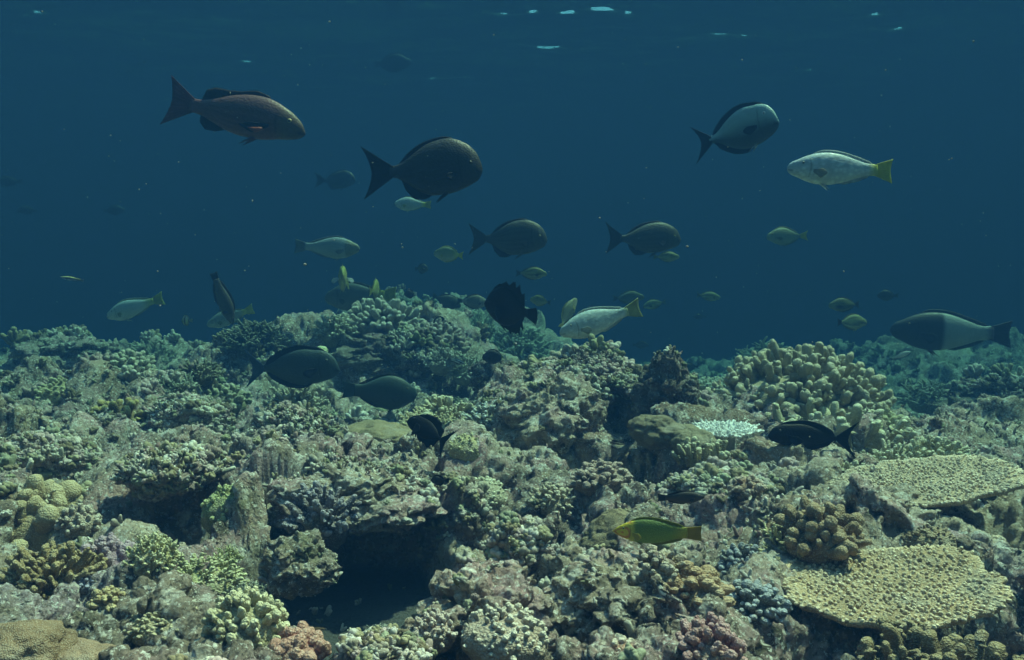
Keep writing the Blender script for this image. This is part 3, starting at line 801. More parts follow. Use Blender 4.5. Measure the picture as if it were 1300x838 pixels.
# middle
C(F, fc, 565, 540, 48, "tan finger coral beside the black fork tailed fish", "coral", (0.40, 0.32, 0.19), CREAM, dist=3.0, n=60, rad=.10, length=.5)
C(T, tc, 545, 535, 36, "tan fan plate coral behind the black fork tailed fish", "coral", (0.34, 0.27, 0.15), (0.66, 0.58, 0.40), dist=2.9, n=130, tilt=(.25, .1))
C(F, fc, 622, 540, 36, "stubby coral with bluish white tips", "coral", (0.30, 0.27, 0.20), (0.68, 0.74, 0.78), n=80, rad=.085, dist=2.95, tip_at=.85)
C(NB, kc, 592, 572, 30, "lemon yellow beaded coral under the bluish white tips", "coral", (0.42, 0.36, 0.19), (0.66, 0.60, 0.40), n=90)
C(K, kc, 765, 472, 36, "pink encrusting coral on the top of the dark ridge", "coral", (0.36, 0.21, 0.19), (0.50, 0.37, 0.34), n=90, rad=.10, length=.22, dist=3.1, squash=.7)
C(K, kc, 735, 503, 42, "dark brown knob coral with whitish tips on the ridge", "coral", (0.13, 0.095, 0.055), (0.52, 0.52, 0.46), n=90, rad=.085, dist=2.95, tip_at=.9)
C(MA, mc, 838, 552, 36, "brown rounded coral bulging out of the dark cleft", "coral", (0.20, 0.14, 0.085), (0.27, 0.20, 0.13), dist=2.6, squash=.8)
C(MA, mc, 880, 568, 32, "tan lumpy coral beside the mouth of the dark cleft", "coral", (0.24, 0.18, 0.11), (0.30, 0.23, 0.15), dist=2.55)
C(T, tc, 875, 490, 60, "sea green table coral glimpsed behind the upright rock", "coral", (0.26, 0.30, 0.22), (0.46, 0.52, 0.42), dist=4.2, n=220)
C(B_, bc, 480, 812, 22, "small grey twig coral on the floor of the sandy hollow", "coral", (0.20, 0.20, 0.17), (0.40, 0.42, 0.36), dist=1.5)
C(F, fc, 1085, 618, 40, "pale cream finger coral wedged against the inner edge of the pale yellow table", "coral", (0.42, 0.36, 0.22), CREAM, dist=2.2, n=90, rad=.08)
# the middle mound and the hill behind
C(B_, bc, 325, 438, 56, "dark bushy coral crowning the shoulder of the middle mound", "coral", (0.12, 0.12, 0.08), (0.28, 0.30, 0.22), dist=4.8, n=170, rad=.034, length=.34)
C(K, kc, 482, 412, 66, "pale pinkish grey knob coral crowning the middle mound", "coral", (0.36, 0.31, 0.26), (0.58, 0.54, 0.48), dist=4.9, n=170, rad=.065, squash=.6)
C(K, kc, 552, 428, 42, "dusky pink knob coral running down from the mound crest", "coral", (0.34, 0.24, 0.21), (0.52, 0.43, 0.40), dist=4.8, n=110, rad=.08, squash=.7)
C(F, fc, 425, 425, 34, "cream finger coral on the near flank of the mound crest", "coral", (0.36, 0.32, 0.22), CREAM, dist=4.8, n=110, rad=.075)
C(F, fc, 562, 462, 24, "pale spiky round coral at the foot of the mound", "coral", (0.34, 0.32, 0.26), (0.62, 0.62, 0.55), n=90, rad=.07, dist=4.5)
C(B_, bc, 590, 475, 32, "pale branching coral beside the round fish with a white tail", "coral", (0.3, 0.32, 0.24), (0.54, 0.58, 0.48), dist=4.5)
C(F, fc, 605, 435, 44, "sea green finger coral on the slope of the far hill", "coral", (0.28, 0.30, 0.2), (0.50, 0.54, 0.42), dist=6.4, n=150, rad=.06)
C(F, fc, 655, 448, 48, "wide sea green finger coral low on the far hill", "coral", (0.26, 0.29, 0.2), (0.46, 0.52, 0.42), dist=6.2, n=150, rad=.06)
C(T, tc, 600, 430, 17, "small round pale plate coral on the far hill", "coral", (0.36, 0.38, 0.28), (0.5, 0.52, 0.42), dist=5.8, n=120)
C(MA, mc, 407, 446, 8, "tiny pale yellow lump beside the nose of the teal fish", "coral", (0.7, 0.68, 0.4), (0.8, 0.78, 0.5), dist=4.3)
C(F, fc, 690, 486, 30, "greyish finger coral between the ridge and the middle mound", "coral", (0.25, 0.24, 0.17), (0.46, 0.46, 0.36), n=90, rad=.08)
C(B_, bc, 1180, 510, 36, "dim sea green bushy coral down in the valley", "coral", (0.24, 0.27, 0.2), (0.42, 0.48, 0.38), dist=4.8)
C(B_, bc, 980, 462, 40, "far sea green bushy coral beyond the olive mound", "coral", (0.26, 0.3, 0.22), (0.42, 0.48, 0.38), dist=6.5)

# boulders carry growth too
_ex, _en = [_PV], [_PN]
for o in list(COL.objects):
    if o.name.startswith("coral_rock"):
        M_ = np.array(o.matrix_basis)
        v = np.empty(len(o.data.vertices) * 3, np.float32); o.data.vertices.foreach_get("co", v)
        nn = np.empty_like(v); o.data.vertex_normals.foreach_get("vector", nn)
        v = v.reshape(-1, 3) @ M_[:3, :3].T + M_[:3, 3]; nn = nn.reshape(-1, 3) @ M_[:3, :3].T
        for _ in range(3): _ex.append(v); _en.append(nn)
_PV = np.concatenate(_ex).astype(np.float32); _PN = np.concatenate(_en).astype(np.float32)

# ---- growth nobody could count: small coral over the whole reef, grit and rubble between
def scatter(name, label, count, ymin, ymax, size, pieces, rad, seed, cols, grow, seg=6):
    rng = np.random.default_rng(seed)
    ok = (_PV[:, 1] > ymin) & (_PV[:, 1] < ymax) & (np.abs(_PV[:, 0]) < _PV[:, 1] * 0.72 + 0.4) & (_PN[:, 2] > 0.05)
    ok &= (pit_depth(_PV[:, 0], _PV[:, 1]) < -0.03) | ((_PV[:, 2] > -.55) & (np.arange(len(_PV)) > len(REEF.data.vertices)))
    if name == "coral_rubble": ok |= (_PV[:, 1] < 2.2) & (np.abs(_PV[:, 0] + .28) < .25) & (pit_depth(_PV[:, 0], _PV[:, 1]) > -.02)
    ids = np.nonzero(ok)[0]
    w = fbm(_PV[ids] * 2.2 + seed, 2, seed)
    prob = np.clip(w + 0.12, 0.01, 1) ** 1.4 * (_PV[ids, 1] + .25) ** 2 / (0.4 + 0.12 * _PV[ids, 1] ** 1.5)
    ids = rng.choice(ids, count, False, prob / prob.sum())
    d = _PV[ids, 1]
    s = size * rng.lognormal(0, .35, count) * (0.75 + 0.09 * d)
    par = np.repeat(np.arange(count), pieces)
    Dn = rng.normal(0, 1, (len(par), 3)); Dn[:, 2] = np.abs(Dn[:, 2]) + .15
    Dn /= np.linalg.norm(Dn, axis=1, keepdims=True)
    Dn = Dn + 0.6 * _PN[ids][par]
    P = _PV[ids][par] + Dn * (s[par] * .25)[:, None] - _PN[ids][par] * (s[par] * .3)[:, None]
    V, F_, T_ = capsules(P, Dn, s[par] * grow * rng.uniform(.6, 1.3, len(par)), s[par] * rad * rng.uniform(.7, 1.3, len(par)), .25, seg, 3, .1, rng, .1)
    nv = len(V) // len(par)
    cols = np.array(cols)
    ck = cols[rng.integers(0, len(cols), count)] * rng.uniform(.7, 1.25, (count, 1))
    cc = np.repeat(ck[par], nv, 0) * (0.8 + 0.55 * np.clip(T_, 0, 1) ** 3)[:, None]
    o = link(name, make_mesh(name, roughen(V, size * rad * .4, .5 / (size * rad), seed), F_, colors=np.clip(cc, 0, .85)), M_COVER)
    return tag(o, label, kind="stuff")

m, N, L, Bs = new_mat("small_coral_growth")
p = n_pos(N)
c = n_mix(N, L, n_range(N, L, n_noise(N, L, p, 60, 4, .7), .3, .7), n_mix(N, L, 1.0, n_attr(N, "tint", "Color"), (.6, .6, .6), 'MULTIPLY'), n_attr(N, "tint", "Color"))
L.new(c, Bs.inputs["Base Color"]); Bs.inputs["Roughness"].default_value = .8; Bs.inputs["Specular IOR Level"].default_value = .15
n_bump(N, L, n_noise(N, L, p, 160, 4, .7), Bs, .5, .006)
M_COVER = m
CC = [(.32, .28, .18), (.28, .22, .14), (.34, .25, .22), (.24, .24, .15), (.40, .36, .29), (.18, .14, .09), (.27, .28, .2), (.34, .29, .24), (.45, .42, .36), (.42, .32, .30), (.38, .29, .27), (.46, .40, .36), (.5, .46, .42)]
scatter("coral_cover", "small branching corals carpeting the middle and far reef", 4600, 3.2, 16, .036, 14, .22, 301, CC, .55, 5)
scatter("coral_growth", "small knobby corals and crusts dotted over the near reef", 5200, .85, 3.8, .018, 15, .27, 302, CC, .34, 6)
scatter("coral_rubble", "bits of broken coral and grit strewn over the near reef", 12000, .85, 4.5, .0085, 2, .38, 303, CC + [(.6, .57, .5), (.55, .5, .42), (.36, .22, .2)], 1.0, 5)
# ------------------------------------------------------------------ fish
_FM = {}
def fish_mat(scale=70.0, rough=.42, spec=.35, amount=.35, fin=False):
    key = (scale, rough, spec, amount, fin)
    if key in _FM: return _FM[key]
    m, N, L, B = new_mat("fin_membrane" if fin else "fish_skin")
    p = n_pos(N, True)
    t = n_attr(N, "tint", "Color")
    if fin:
        c = n_mix(N, L, n_range(N, L, n_noise(N, L, p, 45, 3), .3, .7), n_mix(N, L, 1.0, t, (.72, .72, .72), 'MULTIPLY'), t)
    else:
        mp = N.new("ShaderNodeMapping"); mp.inputs["Scale"].default_value = (1.0, 0.0, 1.35)
        L.new(p, mp.inputs["Vector"])
        v = n_vor(N, L, mp.outputs[0], scale)
        c = n_mix(N, L, n_range(N, L, v, .15, .62, 0, amount), t, n_mix(N, L, 1.0, t, (.35, .38, .42), 'MULTIPLY'))
        c = n_mix(N, L, n_range(N, L, n_noise(N, L, p, 18, 5, .65), .4, .75, 0, .3), c, n_mix(N, L, 1.0, t, (1.25, 1.25, 1.2), 'MULTIPLY'))
        n_bump(N, L, v, B, .25, -.004)
        L.new(n_range(N, L, v, .1, .6, rough - .06, rough + .15), B.inputs["Roughness"])
    L.new(c, B.inputs["Base Color"])
    B.inputs["Specular IOR Level"].default_value = spec
    if fin:
        B.inputs["Roughness"].default_value = .55
        tl = N.new("ShaderNodeBsdfTranslucent"); L.new(c, tl.inputs[0])
        ms = N.new("ShaderNodeMixShader"); ms.inputs[0].default_value = .4
        L.new(B.outputs[0], ms.inputs[1]); L.new(tl.outputs[0], ms.inputs[2])
        L.new(ms.outputs[0], N["Material Output"].inputs["Surface"])
    _FM[key] = m
    return m

def plain(name, col, rough=.25, spec=.5):
    m, N, L, B = new_mat(name)
    p = n_pos(N, True)
    L.new(n_mix(N, L, n_noise(N, L, p, 120, 2), tuple(x * .8 for x in col), tuple(min(1, x * 1.2) for x in col)), B.inputs["Base Color"])
    B.inputs["Roughness"].default_value = rough; B.inputs["Specular IOR Level"].default_value = spec
    return m
M_PUPIL = plain("eye_pupil", (.008, .008, .01), .3, .3)
_EM = {}
def eye_mat(c):
    if c not in _EM: _EM[c] = plain("eye_iris", c, .45, .25)
    return _EM[c]

def smooth_curve(xs, ys, q):
    xs = np.array(xs, float); ys = np.array(ys, float)
    m = np.gradient(ys, xs)
    i = np.clip(np.searchsorted(xs, q) - 1, 0, len(xs) - 2)
    h = xs[i + 1] - xs[i]; t = (q - xs[i]) / h
    return ((2 * t ** 3 - 3 * t ** 2 + 1) * ys[i] + (t ** 3 - 2 * t ** 2 + t) * h * m[i] + (-2 * t ** 3 + 3 * t ** 2) * ys[i + 1] + (t ** 3 - t ** 2) * h * m[i + 1])

SHAPES = {  # s, top, bottom along the body in total lengths; bl body share of the length; width share; tail, fins
    'snapper': dict(bl=.81, wk=.46, prof=[(0, .006, -.028), (.025, .036, -.044), (.09, .080, -.064), (.2, .122, -.082), (.33, .152, -.108), (.48, .152, -.118), (.63, .126, -.108), (.78, .083, -.074), (.9, .052, -.045), (1, .046, -.04)],
        tail=dict(span=.175, fork=.26, ln=.20), dorsal=[(.34, .012), (.45, .03), (.58, .02), (.68, .034), (.78, .066), (.86, .062), (.91, .0)], anal=[(.66, 0), (.72, .04), (.80, .062), (.87, .04), (.89, 0)],
        pect=(.29, -.02, .19, .034), pelv=(.36, .125), eye=(.135, .042, .017)),
    'chub': dict(bl=.79, wk=.36, prof=[(0, .022, -.05), (.03, .082, -.085), (.09, .142, -.115), (.19, .192, -.148), (.32, .222, -.178), (.45, .216, -.19), (.58, .19, -.188), (.72, .132, -.146), (.84, .075, -.085), (.93, .045, -.05), (1, .042, -.042)],
        tail=dict(span=.205, fork=.34, ln=.22), dorsal=[(.30, .004), (.4, .02), (.55, .022), (.68, .034), (.80, .03), (.90, 0)], anal=[(.56, 0), (.62, .04), (.72, .072), (.82, .05), (.88, 0)],
        pect=(.27, -.05, .12, .035), pelv=(.36, .14), eye=(.12, .03, .018)),
    'parrot': dict(bl=.84, wk=.46, prof=[(0, .014, -.030), (.025, .038, -.052), (.1, .068, -.080), (.2, .103, -.114), (.33, .130, -.140), (.46, .134, -.142), (.6, .116, -.122), (.75, .080, -.086), (.88, .052, -.055), (1, .05, -.05)],
        tail=dict(span=.115, fork=.14, ln=.165), dorsal=[(.27, .004), (.34, .022), (.6, .026), (.8, .03), (.9, .022), (.94, 0)], anal=[(.56, 0), (.62, .02), (.78, .026), (.88, .018), (.91, 0)],
        pect=(.27, -.03, .13, .045), pelv=(.34, .10), eye=(.16, .04, .014)),
    'surgeon': dict(bl=.80, wk=.30, prof=[(0, -.015, -.07), (.03, .06, -.10), (.08, .125, -.13), (.18, .18, -.165), (.32, .20, -.192), (.46, .21, -.205), (.6, .186, -.18), (.75, .125, -.12), (.88, .055, -.055), (1, .036, -.036)],
        tail=dict(span=.22, fork=.50, ln=.21), dorsal=[(.16, .004), (.24, .03), (.5, .05), (.75, .062), (.88, .056), (.95, .0)], anal=[(.38, 0), (.44, .03), (.65, .05), (.85, .052), (.94, 0)],
        pect=(.27, -.03, .15, .05), pelv=(.32, .11), eye=(.15, .075, .018)),
    'wrasse': dict(bl=.84, wk=.42, prof=[(0, .002, -.014), (.04, .022, -.032), (.12, .055, -.062), (.24, .090, -.092), (.38, .112, -.112), (.52, .112, -.112), (.66, .094, -.096), (.8, .068, -.07), (.9, .055, -.056), (1, .052, -.052)],
        tail=dict(span=.085, fork=.05, ln=.165), dorsal=[(.24, .004), (.3, .022), (.6, .03), (.85, .032), (.93, .018), (.96, 0)], anal=[(.5, 0), (.55, .02), (.78, .03), (.9, .022), (.94, 0)],
        pect=(.27, -.02, .12, .045), pelv=(.31, .09), eye=(.15, .03, .014)),
    'oval': dict(bl=.84, wk=.34, prof=[(0, .0, -.045), (.03, .05, -.08), (.12, .10, -.11), (.25, .165, -.165), (.4, .205, -.20), (.55, .20, -.196), (.7, .155, -.155), (.84, .09, -.09), (.94, .045, -.045), (1, .035, -.035)],
        tail=dict(span=.12, fork=.25, ln=.165), dorsal=[(.2, .004), (.3, .025), (.6, .035), (.85, .04), (.95, 0)], anal=[(.45, 0), (.52, .025), (.75, .035), (.88, .035), (.94, 0)],
        pect=(.28, -.03, .13, .045), pelv=(.34, .12), eye=(.15, .05, .02)),
    'damsel': dict(bl=.80, wk=.34, prof=[(0, .0, -.04), (.04, .06, -.09), (.12, .16, -.16), (.25, .255, -.235), (.4, .30, -.28), (.55, .285, -.275), (.7, .215, -.22), (.84, .125, -.125), (.94, .07, -.07), (1, .06, -.06)],
        tail=dict(span=.14, fork=-.15, ln=.19), dorsal=[(.18, .01), (.28, .05), (.5, .06), (.7, .10), (.85, .09), (.93, 0)], anal=[(.4, 0), (.48, .05), (.65, .10), (.82, .10), (.92, 0)],
        pect=(.3, -.03, .17, .07), pelv=(.33, .2), eye=(.14, .06, .022)),
}

def sheet(base, edge, t0, t1, col_b, col_e, rows=5, ripple=0.0):
    """a fin: a thin solid web between a root line and an outer edge line"""
    n = len(base)
    u = np.linspace(0, 1, rows)[:, None, None]
    G = base[None] * (1 - u) + edge[None] * u
    tang = np.gradient(G, axis=1); rad = np.gradient(G, axis=0)
    nrm = np.cross(tang.reshape(-1, 3), rad.reshape(-1, 3)); nrm /= np.linalg.norm(nrm, axis=1, keepdims=True) + 1e-9
    nrm = nrm.reshape(rows, n, 3)
    if ripple:
        G = G + nrm * (np.sin(np.arange(n) * 1.9)[None, :, None] * ripple * u)
    th = (t0 * (1 - u) + t1 * u)
    V = np.concatenate([(G + nrm * th).reshape(-1, 3), (G - nrm * th).reshape(-1, 3)])
    idx = np.arange(rows * n).reshape(rows, n); o = rows * n
    f = np.stack([idx[:-1, :-1], idx[:-1, 1:], idx[1:, 1:], idx[1:, :-1]], -1).reshape(-1, 4)
    loop = np.concatenate([idx[0, :], idx[1:, -1], idx[-1, -2::-1], idx[-2:0:-1, 0]])
    nx = np.roll(loop, -1)
    F = np.concatenate([f, f[:, ::-1] + o, np.stack([nx, loop, loop + o, nx + o], -1)])
    cb, ce = np.array(col_b, float), np.array(col_e, float)
    c = cb * (1 - u) + ce * u
    c = np.broadcast_to(c, (rows, n, 3)).reshape(-1, 3)
    ray = 1 - .22 * (np.arange(n) % 2)
    c = c * np.tile(ray, rows)[:, None]
    return V, F, np.concatenate([c, c])

def fish(name, shape, px, py, dist, len_px, face, tilt, label, cat, skin, fins, group=None, yaw=0.0, roll=0.0, bend=0.0, deep=1.0,
         tail=None, eye=(.2, .18, .1), pect=None, scale=None, gloss=.42, spread=.5, spec=.3, amount=.35, tailcol=None, pelvcol=None, tailscale=1.0, big_fins=1.0, patch=None, ragged=0.0):
    S = SHAPES[shape]
    deep = deep * 1.08
    jr = random.Random(int(px * 7 + py))
    if yaw == 0: yaw = jr.uniform(-.28, .28)
    if bend == 0: bend = jr.choice((-1, 1)) * jr.uniform(.12, .4)
    tilt += jr.uniform(-.04, .04)
    Lt = len_px * dist / F_PX / max(.25, math.cos(yaw))
    root = tag(empty(name, at(px, py, dist)), label, cat, group)
    a = yaw if face == 'R' else math.pi - yaw
    root.rotation_euler = (Matrix.Rotation(a, 3, 'Z') @ Matrix.Rotation(-tilt, 3, 'Y') @ Matrix.Rotation(roll, 3, 'X')).to_euler()
    px_len = len_px * .79
    ns, nt = (96, 44) if px_len > 70 else (56, 28) if px_len > 28 else (28, 16)
    bl = S['bl']
    pr = np.array(S['prof'])
    def top(s): return smooth_curve(pr[:, 0], pr[:, 1] * deep, s)
    def bot(s): return smooth_curve(pr[:, 0], pr[:, 2] * deep, s)
    def X(s): return .5 - np.asarray(s) * bl
    def wid(s):
        h = (top(s) - bot(s)) / deep ** .5
        return h * .5 * S['wk'] * (1.15 - .35 * np.asarray(s)) * np.minimum(1, .72 + np.asarray(s) * 2.5)
    def place(V):
        V = np.asarray(V, float) * 1.0
        V[:, 1] += bend * np.clip(.1 - V[:, 0], 0, 1) ** 2
        return V * Lt
    # body
    s = 1 - np.cos(np.linspace(0, math.pi / 2, ns)) if False else np.linspace(0, 1, ns) ** 1.35
    th = np.linspace(0, 2 * math.pi, nt, endpoint=False)
    t_, b_, w_ = top(s), bot(s), wid(s)
    mid, half = (t_ + b_) / 2, (t_ - b_) / 2
    cs, sn = np.cos(th), np.sin(th)
    Y = w_[:, None] * np.sign(sn) * np.abs(sn) ** .92
    Z = mid[:, None] + half[:, None] * cs
    V = np.stack([np.broadcast_to(X(s)[:, None], Y.shape), Y, Z], -1).reshape(-1, 3)
    nose = np.array([[.5 + .008, 0, mid[0]]]); rear = np.array([[X(1.0) - .006, 0, mid[-1]]])
    idx = np.arange(ns * nt).reshape(ns, nt); nx = np.roll(idx, -1, 1)
    Fq = np.stack([idx[:-1], nx[:-1], nx[1:], idx[1:]], -1).reshape(-1, 4)
    c0 = np.stack([np.full(nt, ns * nt), nx[0], idx[0], np.full(nt, -1)], -1)
    c1 = np.stack([np.full(nt, ns * nt + 1), idx[-1], nx[-1], np.full(nt, -1)], -1)
    V = np.concatenate([V, nose, rear])
    sv = np.concatenate([np.repeat(s, nt), [0, 1]]); vv = np.concatenate([np.tile(cs, ns), [0, 0]])
    col = np.array(skin(sv, vv, V), float)
    if col.ndim == 1: col = np.broadcast_to(col, (len(V), 3)).copy()
    # gill cover and mouth lines
    g = np.exp(-((sv - (.245 - .035 * np.abs(vv - .1) ** 1.5)) / .008) ** 2) * (np.abs(vv) < .75)
    mo = np.exp(-((vv + .42 - 1.6 * sv) / .16) ** 2) * sstep(.07, .045, sv)
    col = col * (1 - .45 * g - .55 * mo)[:, None]
    mf = fish_mat(scale or 62.0 / Lt, gloss, spec, amount)
    link("body", make_mesh("body", place(V), np.concatenate([Fq, c0, c1]), colors=np.clip(col, 0, .9)), mf, root)
    fm = fish_mat(1, .5, .2, 0, True)
    fb = np.array(fins, float)
    nfin = 26 if px_len > 70 else 14 if px_len > 28 else 8
    def add(part, V, F, c): return link(part, make_mesh(part, place(V), F, colors=np.clip(c, 0, .9)), fm, root)
    # tail
    T = S['tail']; v = np.linspace(-1, 1, nfin + 5)
    ped = (t_[-1] - b_[-1]) / 2; zc = mid[-1]
    base = np.stack([np.full(len(v), X(.965)), 0 * v, zc + v * ped * .93], 1)
    ln = (1 - bl) * 1.0 * tailscale
    xe = X(1.0) - ln * (1 - T['fork'] * (1 - np.abs(v) ** 1.4)) if T['fork'] >= 0 else X(1.0) - ln * (1 + T['fork'] * np.abs(v) ** 2.2)
    sp = T['span'] * tailscale
    edge = np.stack([xe, 0 * v, zc + sp * np.sign(v) * np.abs(v) ** .9], 1)
    tc = np.array(tailcol if tailcol is not None else fins, float)
    add("tail_fin", *sheet(base, edge, .010, .0012, tc * .85, tc, 8, .0025))
    # dorsal and anal fins
    for part, spec_, sgn, fn in (("dorsal_fin", S['dorsal'], 1, top), ("anal_fin", S['anal'], -1, bot)):
        q = np.array(spec_)
        ss = np.linspace(q[0, 0], q[-1, 0], nfin + 4)
        h = np.maximum(np.interp(ss, q[:, 0], q[:, 1]), 0) * big_fins * deep ** .3
        if ragged: h = h * np.array([1 + ragged * jr.uniform(-1, .9) for _ in h])
        zb = fn(ss)
        base = np.stack([X(ss), 0 * ss, zb - sgn * .014], 1)
        edge = np.stack([X(ss + h * .45), 0 * ss, zb + sgn * (h + .001)], 1)
        add(part, *sheet(base, edge, .006, .001, fb, fb * .9, 5, .0015))
    # paired fins
    ps, pz, pl, pw = S['pect']; pl *= big_fins; pw *= big_fins
    pc = np.array(pect if pect is not None else fins, float)
    qs, ql = S['pelv']; qc = np.array(pelvcol if pelvcol is not None else fins, float)
    for sd in (1, -1):
        y0 = float(wid(np.array([ps]))[0]) * .93
        u = np.linspace(-1, 1, 9)
        base = np.stack([X(ps) + 0 * u, sd * y0 + 0 * u, pz * deep + u * pw * .32], 1)
        ed = np.stack([X(ps) - pl * (1 - .35 * u ** 2) * (1 - .25 * (u < 0) * -u) * math.cos(spread), sd * (y0 + pl * math.sin(spread) * (1 - .3 * u ** 2)), pz * deep + u * pw - pl * .22], 1)
        pf = add("pectoral_fin", *sheet(base, ed, .004, .001, pc, pc * 1.05, 5, .001))
        if patch is not None:
            b2 = base[0:4] * .8 + ed[0:4] * .2; e2 = base[0:4] * .25 + ed[0:4] * .75
            for q_ in (b2, e2): q_[:, 1] += sd * .006; q_[:, 2] -= .010
            pp = add("fin_patch", *sheet(b2, e2, .0035, .0025, patch, patch, 4))
            pp.parent = pf
        z0 = float(bot(np.array([qs]))[0])
        u = np.linspace(0, 1, 7)
        base = np.stack([X(qs + u * .05), sd * (.012 + 0 * u), z0 + .012 + 0 * u], 1)
        ed = np.stack([X(qs + .02 + ql * (.55 + .45 * (1 - u))) , sd * (.022 + .025 * (1 - u)), z0 - ql * (.42 * (1 - u) + .10)], 1)
        add("pelvic_fin", *sheet(base, ed, .004, .001, qc, qc, 4))
        if px_len > 24:
            es, ez, er = S['eye']
            mz, hz = float((top(np.array([es]))[0] + bot(np.array([es]))[0]) / 2), float((top(np.array([es]))[0] - bot(np.array([es]))[0]) / 2)
            cz = min(.9, max(-.9, (ez * deep - mz) / hz))
            yy = float(wid(np.array([es]))[0]) * (1 - cz * cz) ** .46
            Sv, Sf = cubesphere(6)
            c = np.array([float(X(es)), sd * (yy - er * .42), ez * deep])
            e = link("eye", make_mesh("eye", place(Sv * np.array([er, er * .75, er]) + c), Sf), eye_mat(tuple(eye)), root)
            c2 = c + np.array([0, sd * er * .42, 0])
            link("pupil", make_mesh("pupil", place(Sv * np.array([er * .58, er * .45, er * .58]) + c2), Sf), M_PUPIL, e)
    return root

# skins: colour along the body (s 0..1 snout to tail) and around it (v -1 belly .. 1 back)
def mixc(a, b, t): t = np.clip(t, 0, 1)[:, None]; return np.array(a)[None] * (1 - t) + np.array(b)[None] * t
def two(back, belly, head=None, hs=.24):
    def f(s, v, V):
        c = mixc(belly, back, (v + .55) / 1.1)
        if head is not None: c = c * (1 - sstep(hs + .05, hs - .05, s))[:, None] + np.array(head)[None] * sstep(hs + .05, hs - .05, s)[:, None]
        return c
    return f
def rear_tint(base, rear, a=.75, b=1.0):
    def f(s, v, V):
        c = base(s, v, V); t = sstep(a, b, s)[:, None]
        return c * (1 - t) + np.array(rear)[None] * t
    return f
def striped(base, dark, count, amt=.6, along=True):
    def f(s, v, V):
        c = base(s, v, V)
        w = .5 + .5 * np.sin((v if along else s) * count + (.8 * np.sin(s * 7) if along else 0))
        t = (sstep(.5, .8, w) * amt)[:, None]
        return c * (1 - t) + np.array(dark)[None] * t
    return f
def rows_of_dots(base, dark, amt=.4):
    def f(s, v, V):
        c = base(s, v, V)
        t = (sstep(.35, .8, .5 + .5 * np.sin(v * 26)) * amt * sstep(.2, .3, s))[:, None]
        return c * (1 - t) + np.array(dark)[None] * t
    return f

def wrasse_skin(s, v, V):
    body = mixc((.16, .27, .035), (.09, .16, .03), (v + .4) / 1.2)
    body = body * (1 - (sstep(.75, 1, s) * .8)[:, None]) + np.array((.40, .34, .03))[None] * (sstep(.75, 1, s) * .8)[:, None]
    w = .5 + .5 * np.sin(10 * np.hypot((s - .13) * 6.5, (v + .1) * 1.0) + 1.2)
    head = mixc((.62, .47, .04), (.62, .20, .04), sstep(.62, .85, w))
    t = sstep(.28, .22, s - .02 * v)[:, None]
    c = body * (1 - t) + head * t
    yel = np.exp(-((s - .27) / .03) ** 2)[:, None] * .7
    return c * (1 - yel) + np.array((.60, .52, .05))[None] * yel
def bicolor(s, v, V):
    c = mixc((.035, .03, .032), (.34, .36, .36), sstep(.46, .52, s))
    t = sstep(.90, .99, s)[:, None]
    return c * (1 - t) + np.array((.12, .06, .06))[None] * t
def snapper_skin(s, v, V):
    c = mixc((.19, .06, .05), (.12, .045, .04), (v + .6) / 1.2)
    h = sstep(.26, .16, s)[:, None]
    c = c * (1 - h) + mixc((.13, .07, .04), (.09, .055, .035), v)[:] * h
    l = (.16 * sstep(.3, .7, .5 + .5 * np.sin(v * 30 + s * 3)) * sstep(.25, .32, s))[:, None]
    c = c * (1 + l * 1.6)
    r = sstep(.8, 1, s)[:, None] * .6
    return c * (1 - r) + np.array((.24, .07, .065))[None] * r
def surgeon_blue(s, v, V):
    return mixc((.035, .055, .06), (.17, .36, .37), (v + .45) / .8)
def cleaner_skin(s, v, V):
    c = mixc((.25, .40, .62), (.62, .6, .25), (v - .2) / .5)
    b = np.exp(-((v - .05) / (.18 + .35 * s)) ** 2)[:, None]
    return c * (1 - b) + np.array((.01, .01, .015))[None] * b
def banded(s, v, V):
    c = mixc((.6, .55, .25), (.55, .55, .5), v)
    w = np.maximum(np.exp(-((s - .18) / .05) ** 2), np.maximum(np.exp(-((s - .5) / .08) ** 2), np.exp(-((s - .9) / .08) ** 2)))[:, None]
    return c * (1 - w) + np.array((.02, .02, .02))[None] * w

DARKOL = two((.055, .06, .048), (.085, .088, .07))
PALEP = two((.38, .50, .52), (.52, .60, .58))
YTAIL = (.62, .60, .06)
OLIVEF = striped(two((.24, .26, .09), (.34, .35, .17)), (.08, .10, .06), 22, .6)
fi = fish
# big fish in open water
fi("snapper", 'snapper', 296, 146, 3.1, 186, 'R', -.20, "reddish brown snapper with dark fins, gliding high above the left reef", "fish", snapper_skin, (.045, .032, .03), deep=1.0, yaw=.02, bend=.22, tailcol=(.27, .08, .075), pect=(.02, .016, .016), pelvcol=(.22, .08, .085), spread=.28, amount=.3, patch=(.48, .10, .05), eye=(.42, .30, .12))
fi("rudderfish", 'chub', 538, 216, 3.0, 147, 'R', .03, "big blackish deep bodied rudderfish, largest of the dark ones in open water", "fish", two((.030, .027, .021), (.022, .020, .018), (.034, .030, .022)), (.018, .017, .016), yaw=.02, bend=-.12, deep=1.08, tailscale=1.12, tailcol=(.028, .027, .023), eye=(.06, .05, .03), scale=160)
DG = rows_of_dots(two((.060, .060, .042), (.075, .074, .052)), (.022, .024, .02), .5)
fi("rudderfish", 'chub', 644, 303, 4.1, 100, 'R', .02, "dark olive rudderfish with a pale tail, under the big blackish one", "fish", DG, (.040, .042, .034), deep=1.0, tailcol=(.085, .09, .07), scale=150)
fi("rudderfish", 'chub', 815, 303, 4.4, 100, 'R', .02, "slim dark olive rudderfish, alone over the middle of the reef", "fish", DG, (.045, .045, .036), deep=.86, tailcol=(.06, .062, .05), scale=150, yaw=.15)
